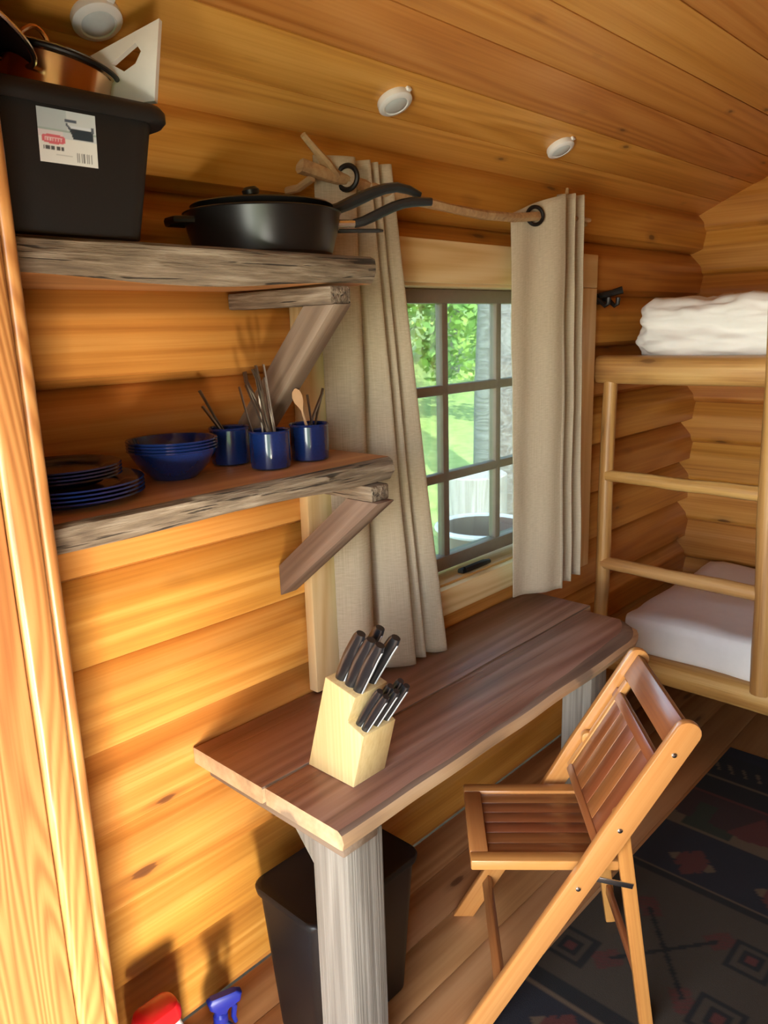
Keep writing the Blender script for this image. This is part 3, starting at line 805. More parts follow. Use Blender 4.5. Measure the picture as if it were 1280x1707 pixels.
# frying pan nested on top
p2 = thing('frying_pan', 'shallow black frying pan nested in the top of the stack', 'pan', T(PX, PY, PZ + 0.05), 'pans on the upper shelf')
Z2 = PZ + 0.051
obj('body', lathe([(0.0, 0.0), (0.10, 0.0), (0.112, 0.004), (0.138, 0.045), (0.142, 0.047), (0.137, 0.050), (0.108, 0.010), (0.0, 0.006)], 56), 'pan', p2, T(PX, PY, Z2))
hd2 = Vector((0.53, 0.85, 0)).normalized(); hb = Vector((PX, PY, Z2 + 0.040)) + hd2 * 0.128
obj('handle', flat_tube(handle_pts(hb, hd2, 0.205, 0.050, 0.06), [0.012, 0.014, 0.015, 0.014, 0.013, 0.013, 0.013, 0.012, 0.008], [0.010, 0.0115, 0.013, 0.013, 0.012, 0.011, 0.010, 0.009, 0.007]), 'handle', p2)
# wire loop under the handle
hb = Vector((PX, PY, PZ + 0.052)); sd = Vector((0, 0, 1)).cross(hd)
obj('wire_loop', tube([hb + hd * 0.152 + sd * 0.010, hb + hd * 0.20 + sd * 0.010, hb + hd * 0.235 + sd * 0.009, hb + hd * 0.243, hb + hd * 0.235 - sd * 0.009, hb + hd * 0.20 - sd * 0.010, hb + hd * 0.152 - sd * 0.010], 0.003, 8), 'handle', p1)
# lid with knob lying tilted on the pans
lM = T(PX - 0.05, PY + 0.02, Z2 + 0.050) @ Matrix.Rotation(math.radians(9), 4, 'X') @ Matrix.Rotation(math.radians(-3), 4, 'Y')
ld = thing('saucepan_lid', 'black domed lid with round knob tilted on the pan stack', 'lid', lM)
obj('dome', lathe([(0.100, -0.004), (0.104, 0.0), (0.102, 0.003), (0.06, 0.014), (0.0, 0.020)], 40), 'pan', ld, lM)
obj('knob', lathe([(0.008, 0.018), (0.008, 0.026), (0.017, 0.030), (0.018, 0.038), (0.012, 0.044), (0.0, 0.045)], 20), 'handle', ld, lM)

# ================================================================== DISHES ON THE LOWER SHELF
SZ = 1.4045
def plate_mesh(r):
    return lathe([(0.0, 0.0), (r * 0.68, 0.0), (r * 0.74, 0.006), (r * 0.97, 0.012), (r, 0.0125), (r * 0.985, 0.015), (r * 0.74, 0.0095), (r * 0.68, 0.0035), (0.0, 0.003)], 48)
big = plate_mesh(0.128); small = plate_mesh(0.105)
ordn = ['bottom', 'second from the bottom', 'third from the bottom', 'fourth from the bottom']
for i in range(4):
    o = obj('enamel_plate', big, 'blue', None, T(0.158, 0.590, SZ + 0.0003 + i * 0.0068) @ Matrix.Rotation(0.4 * i, 4, 'Z'))
    tag(o, 'large blue enamel plate, ' + ordn[i] + ' of the plate stack', 'plate', 'large blue plates')
for i in range(4):
    o = obj('enamel_plate', small, 'bluedark', None, T(0.150, 0.580, SZ + 0.0040 + 4 * 0.0068 + i * 0.0058) @ Matrix.Rotation(0.5 * i, 4, 'Z'))
    tag(o, 'small dark navy plate, ' + ['lowest', 'second lowest', 'second highest', 'topmost'][i] + ' of the small plates on the stack', 'plate', 'small navy plates')
bowl = lathe([(0.0, 0.0), (0.042, 0.0), (0.046, 0.003), (0.067, 0.024), (0.080, 0.046), (0.084, 0.055), (0.088, 0.057), (0.087, 0.0595), (0.082, 0.0585), (0.0775, 0.046), (0.064, 0.025), (0.044, 0.0055), (0.0, 0.004)], 48)
for i in range(4):
    o = obj('enamel_bowl', bowl, 'blue', None, T(0.128, 0.820, SZ + 0.0003 + i * 0.0060))
    tag(o, 'blue enamel bowl, ' + ['outermost and lowest', 'second lowest', 'second highest', 'topmost'][i] + ' of the nested bowls', 'bowl', 'nested blue bowls')

mug_prof = [(0.0, 0.0), (0.036, 0.0), (0.0405, 0.003), (0.0415, 0.01), (0.0415, 0.074), (0.0435, 0.0765), (0.0425, 0.079), (0.0400, 0.076), (0.0400, 0.006), (0.0, 0.004)]
def mug(x, y, ang, label):
    Mw = T(x, y, SZ + 0.0003) @ Matrix.Rotation(math.radians(ang), 4, 'Z')
    t = thing('enamel_mug', label, 'mug', Mw, 'blue enamel mugs')
    obj('body', lathe(mug_prof, 44), 'blue', t, Mw)
    obj('handle', flat_tube([(0.0415, 0, 0.066), (0.060, 0, 0.066), (0.068, 0, 0.050), (0.066, 0, 0.030), (0.055, 0, 0.018), (0.0415, 0, 0.016)], 0.006, 0.0025), 'blue', t, Mw)
    return t
MUGS = {'front': (0.205, 1.000), 'right': (0.195, 1.118), 'left': (0.088, 0.985)}
mug(*MUGS['front'], 125, 'blue enamel mug in front, crowded with steel cutlery')
mug(*MUGS['right'], 140, 'blue enamel mug nearest the shelf end, with a wooden spoon')
mug(*MUGS['left'], 120, 'blue enamel mug behind, beside the bowls')

def strip(path, widths, th):
    rings = []
    for (x, z), wd in zip(path, widths):
        rings.append([Vector((x, -wd / 2, z - th / 2)), Vector((x, wd / 2, z - th / 2)), Vector((x, wd / 2, z + th / 2)), Vector((x, -wd / 2, z + th / 2))])
    return loft(rings, name='cutlery')
def fork_mesh():
    base = strip([(0, 0), (0.06, 0.002), (0.125, 0), (0.140, 0.003), (0.150, 0.004)], [0.013, 0.011, 0.006, 0.018, 0.022], 0.0022)
    bm = bmesh.new(); bm.from_mesh(base)
    for k in range(4):
        y = -0.0085 + k * 0.00567
        m2 = strip([(0.149, 0.004), (0.175, 0.007), (0.195, 0.003)], [0.0036, 0.003, 0.0018], 0.0018)
        for v in m2.vertices: v.co.y += y
        bm.from_mesh(m2)
    me = bpy.data.meshes.new('fork'); bm.to_mesh(me); bm.free(); return me
def spoon_mesh(wood_=False):
    k = 1.25 if wood_ else 1.0
    return strip([(0, 0), (0.06, 0.002), (0.125, 0), (0.138, 0.001), (0.150, -0.003), (0.165, -0.005), (0.180, -0.002), (0.188, 0.001)],
                 [0.012 * k, 0.009 * k, 0.005 * k, 0.016 * k, 0.028 * k, 0.032 * k, 0.024 * k, 0.006], 0.004 if wood_ else 0.002)
def tknife_mesh():
    return strip([(0, 0), (0.04, 0), (0.09, 0), (0.10, 0), (0.16, 0), (0.20, 0)], [0.014, 0.015, 0.011, 0.015, 0.017, 0.004], 0.003)
KM = {'table_fork': (fork_mesh(), 'cutlery'), 'table_spoon': (spoon_mesh(), 'cutlery'), 'table_knife': (tknife_mesh(), 'cutlery'), 'wooden_spoon': (spoon_mesh(True), 'spoonwood')}
def utensil(kind, mugkey, az, tilt, label, up=True, r=0.018, spin=0.0, L=0.2, S=1.0):
    x, y = MUGS[mugkey]; a = math.radians(az)
    d = Vector((math.sin(math.radians(tilt)) * math.cos(a), math.sin(math.radians(tilt)) * math.sin(a), math.cos(math.radians(tilt))))
    foot = Vector((x - math.cos(a) * r, y - math.sin(a) * r, SZ + 0.012))
    side = Vector((0.68, -0.72, 0.1))
    Mw = frame(foot, d, side) @ Matrix.Rotation(math.radians(spin), 4, 'X')
    if not up: Mw = frame(foot + d * L, -d, side) @ Matrix.Rotation(math.radians(spin), 4, 'X')
    Mw = Mw @ Matrix.Diagonal((S, 0.72 * S, 1.0, 1.0))
    me, mt = KM[kind]
    tag(obj(kind, me, mt, None, Mw, ang=40), label, 'utensil', 'utensils in the blue mugs')
utensil('table_fork', 'front', 218, 13, 'steel fork leaning left, tallest in the front blue mug', spin=55)
utensil('table_fork', 'front', 232, 17, 'steel fork with tines up at the left side of front mug', spin=-50)
utensil('table_knife', 'front', 235, 6, 'thin steel knife upright left of centre in the front mug', False, spin=70)
utensil('table_knife', 'front', 215, 9, 'thin steel knife upright in the middle of the front mug', False, spin=60, r=0.012)
utensil('table_spoon', 'front', 250, 7, 'steel spoon handle toward the shelf edge in front mug', False, spin=65, L=0.175)
utensil('table_fork', 'front', 230, 20, 'short steel fork leaning far left in the front mug', False, spin=55, L=0.17)
utensil('table_knife', 'front', 215, 2, 'steel knife handle straight upright in the front mug', False, spin=75, r=-0.012, L=0.165)
utensil('table_spoon', 'front', 205, 15, 'steel spoon handle crossing to the right in front mug', False, spin=60, r=-0.02, L=0.16)
utensil('table_spoon', 'left', 238, 27, 'dark steel spoon leaning left in the mug beside the bowls', False, spin=40, r=0.02, L=0.165)
utensil('table_knife', 'left', 232, 33, 'dark knife handle lying low in the mug beside the bowls', False, spin=60, r=0.022, L=0.135)
utensil('wooden_spoon', 'right', 228, 14, 'small wooden spoon standing in the mug nearest the shelf end', True, spin=15, r=0.010, S=0.78)
utensil('table_spoon', 'right', 218, 8, 'brown toned handle upright beside the small wooden spoon', False, spin=60, r=0.018, L=0.13)
utensil('table_knife', 'right', 45, 24, 'pale knife handle leaning right at the shelf end mug', False, spin=65, r=0.026, L=0.145)
utensil('table_fork', 'right', 60, 14, 'steel fork handle crossing behind the small wooden spoon', False, spin=60, r=0.0, L=0.145)

# ================================================================== TABLE
TT = 0.74
tb = thing('plank_table', 'narrow reddish plank table against the log wall under the window', 'table', T(0.25, 1.55, 0))
def table_plank(y0, y1, x0, x1, tk, seed, live):
    """plank along the wall; local X = +Y world, front at local -Y"""
    n = 44; rings = []; L = y1 - y0; D = x1 - x0
    for i in range(n + 1):
        s = i / n; x = L * s
        N = lambda a, f=5.0: noise.noise(Vector((x * f, a * 3.7, seed)))
        f0 = 0.003 * N(0.3) if not live else 0.004 * N(0.3)
        slope = 0.0
        if live: slope = 0.010 + 0.042 * max(0.0, (s - 0.45) / 0.55) ** 0.8 + 0.006 * N(1.1, 8)
        y = -D + f0
        curl = 0.0
        if live and s > 0.9: y += 0.05 * ((s - 0.9) / 0.1) ** 2
        rings.append([Vector((x, 0, -tk)), Vector((x, 0, -0.002)), Vector((x, -0.003, 0)), Vector((x, y + 0.004 + slope, 0.0)),
                      Vector((x, y + 0.002 + slope * 0.3, -0.004 - slope * 0.25)), Vector((x, y, -tk * 0.55)), Vector((x, y + 0.004, -tk + 0.002)), Vector((x, y + 0.012, -tk))])
    return loft(rings, name='plank', mi_fn=lambda j: {3: 2, 4: 1, 5: 1, 6: 1}.get(j, 0), cap_mi=1)
tmats = ['table', 'edge', 'brace']
obj('plank', table_plank(0.878, 2.290, 0.004, 0.262, 0.040, 2.1, False), tmats, tb, frame((0.004, 0.878, TT), (0, 1, 0), (0, 0, 1)), ang=45)
obj('plank', table_plank(0.882, 2.235, 0.265, 0.502, 0.040, 6.4, True), tmats, tb, frame((0.265, 0.882, TT), (0, 1, 0), (0, 0, 1)), ang=45)
board('bearer', (0.02, 0.955, 0.679), (0.475, 0.955, 0.679), 0.10, 0.040, 'brace', tb, bev=0.004)
board('bearer', (0.02, 2.06, 0.679), (0.45, 2.06, 0.679), 0.09, 0.040, 'brace', tb, bev=0.004)
board('leg', (0.402, 0.985, 0.0), (0.402, 0.985, 0.659), 0.108, 0.108, 'greypost', tb, up=(1, 0, 0), bev=0.006)
board('leg', (0.37, 2.06, 0.0), (0.37, 2.06, 0.659), 0.10, 0.10, 'greypost', tb, up=(1, 0, 0), bev=0.006)
# gusset braces between bearer and leg
def gusset(y, xleg):
    poly = [(xleg, 0.659), (xleg - 0.135, 0.659), (xleg - 0.135, 0.648), (xleg, 0.50)]
    me = prism([(z, -x_) for x_, z in poly], 0.05, 0.002)
    # local X up, local Y = -world X, local Z = -world Y ... right handed
    Mw = Matrix(((0, -1, 0, 0), (0, 0, -1, y), (1, 0, 0, 0), (0, 0, 0, 1)))
    Mw = Matrix(((0, -1, 0, 0), (0, 0, 1, y), (1, 0, 0, 0), (0, 0, 0, 1))) if Mw.to_3x3().determinant() < 0 else Mw
    obj('gusset', me, 'greypost', tb, Mw)
gusset(0.985, 0.350)
gusset(2.06, 0.322)

# ================================================================== KNIFE BLOCK
KY0, KD = 1.003, 0.098
kb_poly = [(0.266, 0.7405), (0.408, 0.7405), (0.444, 0.872), (0.398, 0.890), (0.424, 0.952), (0.336, 0.972)]
kd = Vector((0.20, 0, 0.98)).normalized()
kbM = T(0.34, KY0 + KD / 2, 0.7405)
kb = thing('knife_block', 'pale wood stepped knife block on the plank table', 'knife block', kbM)
me = prism([(z - 0.7405, -(x_ - 0.34)) for x_, z in kb_poly], KD, 0.0025)
obj('block', me, 'bamboo', kb, Matrix(((0, -1, 0, 0.34), (0, 0, -1, KY0 + KD / 2), (1, 0, 0, 0.7405), (0, 0, 0, 1))) if True else None, ang=30)
def knife_handle(L, wd, th, curve):
    pts = []; n = 12
    rings = []
    for i in range(n + 1):
        s = i / n
        hw = wd * (0.42 + 0.10 * math.sin(math.pi * s) + 0.10 * max(0, s - 0.75) * 4 * 0.4) * (1.0 if s < 0.97 else 0.75)
        cx = curve * (s ** 2)
        rings.append([Vector((L * s, cx + hw * math.cos(a), th / 2 * math.sin(a))) for a in [2 * math.pi * k / 12 for k in range(12)]])
    return loft(rings, name='knife')
def tang_mesh(L, wd, th, curve):
    return strip([(0.004, 0), (L * 0.5, 0), (L * 0.93, 0)], [th, th, th], 0.001)
big_k = knife_handle(0.135, 0.030, 0.018, 0.012); st_k = knife_handle(0.112, 0.020, 0.014, 0.006)
rivet = lathe([(0.0028, -0.0095), (0.0028, 0.0095)], 10)
spine_b = strip([(0.002, 0), (0.06, 0), (0.118, 0)], [0.004, 0.004, 0.004], 0.0205)
spine_s = strip([(0.002, 0), (0.05, 0), (0.098, 0)], [0.003, 0.003, 0.003], 0.0165)
def knife(x_, y_, z_, d, mesh_, label, big_):
    # grip faces the room (+X) with its narrow edge; steel tang shows along that edge
    Mw = frame((x_, y_, z_), d, (0, 1, 0))
    t = thing('kitchen_knife' if big_ else 'steak_knife', label, 'knife', Mw, 'knives in the block')
    obj('handle', mesh_, 'knife', t, Mw)
    wd, L, cv = (0.030, 0.135, 0.012) if big_ else (0.020, 0.112, 0.006)
    for sg in (-1, 1):
        pass
    # tang: thin steel strip let into the edge nearest the viewer (local -Y)
    rings = []
    n = 12
    for i in range(n):
        s = 0.03 + 0.88 * i / (n - 1)
        hw = wd * (0.42 + 0.10 * math.sin(math.pi * s) + 0.04 * max(0, s - 0.75) * 4)
        yy = cv * s ** 2 + hw
        rings.append([Vector((L * s, yy + 0.0006, -0.0026)), Vector((L * s, yy + 0.0006, 0.0010)), Vector((L * s, yy - 0.004, 0.0010)), Vector((L * s, yy - 0.004, -0.0026))])
    obj('tang', loft(rings, name='tang'), 'tang', t, Mw)
    return t
bigd = Vector((0.40, 0.02, 0.91)).normalized()
rows = [(0.356, 0.966), (0.384, 0.960), (0.408, 0.955)]
names = ['large knife at the wall side of the top row, nearest corner of the block', 'large knife in the middle of the near top row of the block', 'large knife at the table edge end of the near top row']
k_i = 0
for i, (x_, z_) in enumerate(rows):
    knife(x_, KY0 + 0.024, z_ - 0.002, bigd, big_k, ['large black knife, first in the near top row by the wall', 'large black knife, middle of the near top row', 'large black knife, last of the near top row above the step'][i], True)
for i, (x_, z_) in enumerate([(0.362, 0.964), (0.40, 0.957)]):
    knife(x_, KY0 + 0.070, z_ - 0.002, bigd + Vector((0.05 * i, 0.03, 0)), big_k, ['large black knife, far top row toward the wall', 'large black knife, far top row leaning to the room'][i], True)
std = Vector((0.50, 0.02, 0.86)).normalized()
for i in range(2):
    for j in range(3):
        knife(0.414 + 0.016 * i, KY0 + 0.018 + 0.031 * j, 0.884 - 0.0065 * i - 0.002, std, st_k,
              'small black steak knife, %s row of the step, %s' % (['inner', 'outer'][i], ['nearest the camera', 'in the middle', 'farthest back'][j]), False)

# ================================================================== CURTAINS, ROD, HOOK
CL = [((1.290, .060), (1.318, .044)), ((1.352, .098), (1.365, .088)), ((1.385, .100), (1.415, .080)), ((1.398, .048), (1.448, .036)),
      ((1.415, .085), (1.490, .085)), ((1.432, .104), (1.545, .118)), ((1.442, .052), (1.556, .062)), ((1.462, .100), (1.598, .108)), ((1.474, .054), (1.612, .068)),
      ((1.490, .090), (1.645, .112)), ((1.508, .102), (1.678, .124)), ((1.518, .062), (1.686, .084))]
def catmull(pts, u):
    n = len(pts) - 1; x = min(u * n, n - 1e-6); i = int(x); t = x - i
    p0 = pts[max(i - 1, 0)]; p1 = pts[i]; p2 = pts[i + 1]; p3 = pts[min(i + 2, n)]
    f = lambda a, b, c, d: 0.5 * (2 * b + (c - a) * t + (2 * a - 5 * b + 4 * c - d) * t * t + (3 * b - a - 3 * c + d) * t ** 3)
    return f(p0[0], p1[0], p2[0], p3[0]), f(p0[1], p1[1], p2[1], p3[1])
def curtain_left(u, v):
    z = 2.066 - v * (2.066 - 0.748)
    ya, xa = catmull([c[0] for c in CL], u); yb, xb = catmull([c[1] for c in CL], u)
    e = v ** 1.05
    return Vector((max(xa + (xb - xa) * e + 0.003 * noise.noise(Vector((u * 5, v * 4, 1.0))), 0.036), ya + (yb - ya) * e, z))
def curtain_right(u, v):
    z = 2.085 - 0.10 * (1 - u) ** 2 * (1 - v) * 0.8 - v * (2.085 - 0.785)
    if u < 0.52:
        s = u / 0.52
        xx = 0.055 + 0.085 * s + 0.006 * math.sin(3 * math.pi * s + 2 * v); yy = 2.095 + 0.175 * s
    else:
        s = (u - 0.52) / 0.48
        ph = 2 * math.pi * 2.4 * s
        xx = 0.14 - 0.035 * s - 0.026 * (1 - math.cos(ph)) * (0.9 + 0.2 * v); yy = 2.27 + 0.20 * s - 0.012 * math.sin(ph)
    xx += 0.020 * v + 0.006 * noise.noise(Vector((u * 4, v * 5, 7.0))); yy += 0.012 * v * (u - 0.3)
    return Vector((max(xx, 0.04), yy, z))
def curtain(name, fn, label, nu):
    me = grid_surface(fn, nu, 60)
    o = obj(name, me, 'linen', None, None, ang=180)
    md = o.modifiers.new('thickness', 'SOLIDIFY'); md.thickness = 0.003; md.offset = 0
    return tag(o, label, 'curtain', 'linen curtains at the window')
cl_ = curtain('curtain', curtain_left, 'beige linen curtain gathered left of the window behind the shelves', 150)
cr_ = curtain('curtain', curtain_right, 'beige linen curtain gathered on the right side of the window', 150)
# grommets belong to the curtains
def grommet(parent, loc, nrm):
    ex_ = Vector(nrm).orthogonal()
    obj('grommet', torus(0.026, 0.006, 28, 8), 'iron', parent, frame(loc, ex_, nrm))
grommet(cr_, (0.097, 2.165, 2.000), (0.86, -0.50, 0.05))
grommet(cl_, (0.108, 1.350, 2.018), (0.30, -0.95, 0.0))
rod = thing('curtain_rod', 'natural peeled branch used as curtain rod above the window', 'curtain rod', T(0.09, 1.7, 1.99))
rp = [(0.088, 1.225, 2.030), (0.090, 1.31, 2.022), (0.092, 1.45, 2.008), (0.094, 1.60, 1.996), (0.09, 1.75, 1.988), (0.092, 1.90, 1.983), (0.094, 2.05, 1.988), (0.096, 2.17, 1.999), (0.09, 2.30, 2.01), (0.085, 2.52, 2.015)]
obj('branch', tube(rp, [0.0145, 0.015, 0.014, 0.0135, 0.0135, 0.014, 0.0125, 0.013, 0.012, 0.009], 10, wob=0.6, seed=2), 'branch', rod)
obj('fork_twig', tube([(0.092, 1.33, 2.020), (0.094, 1.30, 2.045), (0.092, 1.27, 2.070), (0.090, 1.237, 2.096)], [0.012, 0.0105, 0.0095, 0.008], 8, wob=0.5, seed=4), 'branch', rod)
obj('twig_stub', tube([(0.088, 2.36, 2.01), (0.09, 2.36, 2.06), (0.092, 2.362, 2.10)], [0.008, 0.007, 0.005], 8, wob=0.5), 'branch', rod)
for y in (1.285, 2.60):
    pass
obj('rod_bracket', tube([(-0.01, 1.26, 1.995), (0.04, 1.26, 1.995), (0.088, 1.26, 2.010)], 0.009, 8), 'branch', rod)
obj('rod_bracket', tube([(-0.01, 2.50, 1.985), (0.04, 2.50, 1.985), (0.086, 2.50, 2.003)], 0.009, 8), 'branch', rod)

hk = thing('coat_hook', 'black iron double coat hook on log wall above the bunk', 'hook', T(0.0, 2.76, 1.75))
board('back_plate', (0.002, 2.70, 1.762), (0.002, 2.83, 1.762), 0.040, 0.012, 'iron', hk, up=(1, 0, 0), bev=0.004)
for yy in (2.715, 2.79):
    obj('prong', tube([(0.005, yy, 1.765), (0.035, yy, 1.752), (0.055, yy, 1.735), (0.066, yy, 1.742), (0.068, yy, 1.765)], [0.009, 0.009, 0.008, 0.008, 0.009], 8), 'iron', hk)
obj('prong', tube([(0.005, 2.76, 1.772), (0.045, 2.785, 1.782), (0.080, 2.80, 1.792)], [0.012, 0.012, 0.014], 8), 'iron', hk)

# ================================================================== CEILING LIGHTS
for i, y in enumerate((0.752, 1.50, 2.255)):
    xx = 0.122
    p = Vector((xx, y, ceil_z(xx))); Mw = frame(p, (0, 1, 0), -n_s)
    t = thing('ceiling_light', ['round white puck light on the ceiling above the black tote', 'round white puck light on the ceiling above the pan handles', 'round white puck light on the ceiling above the right curtain'][i], 'light', Mw, 'puck lights on the ceiling')
    obj('housing', lathe([(0.0, 0.0), (0.040, 0.0), (0.042, 0.004), (0.042, 0.016), (0.038, 0.020), (0.030, 0.0215), (0.0285, 0.019), (0.0, 0.019)], 36), 'whiteplastic', t, Mw)
    obj('lens', lathe([(0.0285, 0.0185), (0.024, 0.022), (0.012, 0.0235), (0.0, 0.024)], 32), 'lens', t, Mw)
    obj('switch_tab', box_mesh(0.014, 0.010, 0.010, 0.002), 'whiteplastic', t, Mw @ T(0.0, 0.043, 0.006))

# ================================================================== BUNK BED
BX1 = 2.10
bk = thing('bunk_bed', 'peeled log bunk bed with ladder at the far end of cabin', 'bed', T(1.0, 3.2, 0))
def half_log(name, y, zc, x0, x1, hz, hy, seed):
    n = 40; rings = []
    for i in range(n + 1):
        x = x0 + (x1 - x0) * i / n; r = []
        for k in range(14):
            a = 2 * math.pi * k / 14; c, s = math.cos(a), math.sin(a)
            rr = 1 + 0.07 * noise.noise(Vector((x * 3, c * 1.5, s * 1.5 + seed)))
            e = 0.62
            r.append(Vector((x, y + hy * rr * math.copysign(abs(c) ** e, c), zc + hz * rr * math.copysign(abs(s) ** e, s))))
        rings.append(r)
    return obj(name, loft(rings, name='rail'), 'peeled', bk, ang=70)
half_log('side_rail', 2.785, 1.502, 0.012, BX1, 0.052, 0.055, 1)
half_log('side_rail', 2.785, 0.345, 0.012, BX1, 0.052, 0.055, 2)
half_log('side_rail', 3.66, 1.495, 0.012, BX1, 0.045, 0.05, 3)
half_log('side_rail', 3.66, 0.345, 0.012, BX1, 0.045, 0.05, 4)
board('deck', (0.012, 3.22, 1.500), (BX1, 3.22, 1.500), 0.84, 0.03, 'peeled', bk)
board('deck', (0.012, 3.22, 0.365), (BX1, 3.22, 0.365), 0.84, 0.03, 'peeled', bk)
def pole(name, a, b, r0, r1, seed, parent=bk, n=9):
    a, b = Vector(a), Vector(b)
    off = lambda s: Vector((noise.noise(Vector((s * 3, seed, 0))), noise.noise(Vector((s * 3, seed, 5))), 0)) * 0.006
    # local X runs along the pole so the grain follows it
    L = (b - a).length; Mw = frame(a, b - a, (0.3, -1, 0.2))
    pts = [Vector((L * i / n, off(i / n).x, off(i / n).y)) for i in range(n + 1)]
    return obj(name, tube(pts, [r0 + (r1 - r0) * i / n for i in range(n + 1)], 12, wob=0.12, seed=seed), 'peeled', parent, Mw, ang=70)
pole('post', (0.062, 2.748, 0.0), (0.062, 2.768, 1.458), 0.029, 0.027, 1)
pole('post', (0.696, 2.728, 0.385), (0.650, 2.712, 1.79), 0.034, 0.032, 2)
pole('rung', (0.07, 2.752, 1.098), (0.665, 2.735, 1.098), 0.022, 0.026, 3)
pole('rung', (0.065, 2.752, 0.745), (0.665, 2.735, 0.745), 0.024, 0.028, 4)
for xx, yy in ((2.05, 2.80), (2.05, 3.66)):
    pole('post', (xx, yy, 0.0), (xx, yy, 1.5), 0.035, 0.033, xx + yy)

def soft_box(sx, sy, sz, r, nx, ny, nz, amp, freq, seed, crown=0.0):
    """rounded cushion on z=0 with soft wrinkles"""
    bm = bmesh.new(); bmesh.ops.create_cube(bm, size=2.0)
    bmesh.ops.subdivide_edges(bm, edges=bm.edges[:], cuts=nx, use_grid_fill=True)
    for v in bm.verts:
        p = Vector((v.co.x * sx / 2, v.co.y * sy / 2, v.co.z * sz / 2))
        q = Vector((max(-sx / 2 + r, min(sx / 2 - r, p.x)), max(-sy / 2 + r, min(sy / 2 - r, p.y)), max(-sz / 2 + r, min(sz / 2 - r, p.z))))
        d = p - q
        if d.length > 1e-6: p = q + d.normalized() * r
        w_ = noise.fractal(Vector((p.x * freq, p.y * freq, p.z * freq * 2.2 + seed)), 1.0, 2.0, 3)
        nrm = (p - q).normalized() if (p - q).length > 1e-6 else Vector((0, 0, 1))
        p = p + nrm * (amp * w_)
        p.z += crown * (1 - (2 * p.x / sx) ** 2) * (1 - (2 * p.y / sy) ** 2) if p.z > 0 else 0
        p.z = max(p.z, -sz / 2)
        v.co = Vector((p.x, p.y, p.z + sz / 2))
    me = bpy.data.meshes.new('soft'); bm.to_mesh(me); bm.free(); return me
mt = obj('mattress', soft_box(1.85, 0.94, 0.165, 0.035, 26, 26, 8, 0.008, 5.0, 3.3), 'sheet', None, T(0.145 + 0.925, 3.245, 0.381), ang=180)
tag(mt, 'white sheeted mattress on the lower bunk', 'mattress')
cf = obj('comforter', soft_box(1.25, 0.80, 0.235, 0.075, 46, 46, 8, 0.026, 7.5, 1.3, 0.012), 'sheet', None, T(0.115 + 0.625, 3.225, 1.518), ang=180)
tag(cf, 'rumpled white bedding folded on the upper bunk', 'bedding')

# ================================================================== FOLDING CHAIR
th = 0.707
CO = Vector((0.531, 1.252, 0)); CU = Vector((math.cos(th), math.sin(th), 0)); CV = Vector((-math.sin(th), math.cos(th), 0)); CZ = Vector((0, 0, 1))
cw_, ca, cH = 0.391, 0.478, 0.823
P = lambda u, v, z: CO + CU * u + CV * v + CZ * z
RL = Vector((ca, 0, cH)).length
rdir = (CU * ca + CZ * cH).normalized(); rperp = CV.cross(rdir)      # perp in the (u, z) plane, points back/down
chM = Matrix(((CU.x, CV.x, 0, CO.x), (CU.y, CV.y, 0, CO.y), (0, 0, 1, 0), (0, 0, 0, 1)))
fc = thing('folding_chair', 'wooden slatted folding chair standing askew beside the plank table', 'chair', chM)
def chair_frame(origin, ex_, ez_):
    return frame(origin, ex_, ez_)
# side rails: floor at front up to the top of the back
tan_ = ca / cH
def rail_poly():
    wA, wB = 0.0255, 0.029
    pts = []
    # local x along rail, y = perp. Foot cut level with the floor: z = x*cosA + y*sinp
    s, c = ca / RL, cH / RL
    # frame(): local Z = CV direction, so local Y = CV x rdir = rperp
    rz = rperp.z
    def foot_x(y): return -y * rz / c
    pts.append((foot_x(-wA), -wA)); 
    pts.append((RL * 0.55, -wA - 0.001)); pts.append((RL * 0.66, -wB - 0.001)); pts.append((RL - 0.02, -wB))
    for i in range(1, 8):
        a = -math.pi / 2 + math.pi * i / 8
        pts.append((RL - 0.02 + 0.026 * math.cos(a), wB * math.sin(a)))
    pts.append((RL - 0.02, wB)); pts.append((RL * 0.66, wB + 0.001)); pts.append((RL * 0.55, wA + 0.001)); pts.append((foot_x(wA), wA))
    return pts
for v in (0.0, cw_):
    obj('side_rail', prism(rail_poly(), 0.021, 0.003), 'chair', fc, frame(P(0, v, 0), rdir, CV), ang=30)
    # bolt heads on the outside
    for tt in (0.918, 0.69, 0.505):
        so = -1 if v == 0 else 1
        ctr = P(ca * tt, v, cH * tt) + CV * (so * 0.0105)
        obj('bolt', lathe([(0.0062, 0.0), (0.0058, 0.0022), (0.003, 0.0032), (0.0, 0.0034)], 14), 'steel', fc, frame(ctr, rdir, CV * so))
# rear legs, inside the side rails
bdir = (P(0.335, 0, 0.60) - P(0.424, 0, 0)).normalized()
def rear_poly(L):
    wL = 0.0165; pts = [(0.002, -wL), (L - 0.012, -wL)]
    for i in range(1, 6):
        a = -math.pi / 2 + math.pi * i / 6; pts.append((L - 0.012 + 0.014 * math.cos(a), wL * math.sin(a)))
    pts += [(L - 0.012, wL), (-0.002 + 0.004, wL)]
    return pts
for v in (0.0225, cw_ - 0.0225):
    obj('rear_leg', prism(rear_poly((P(0.335, 0, 0.60) - P(0.424, 0, 0)).length), 0.020, 0.003), 'chair', fc, frame(P(0.424, v, 0.001), bdir, CV), ang=30)
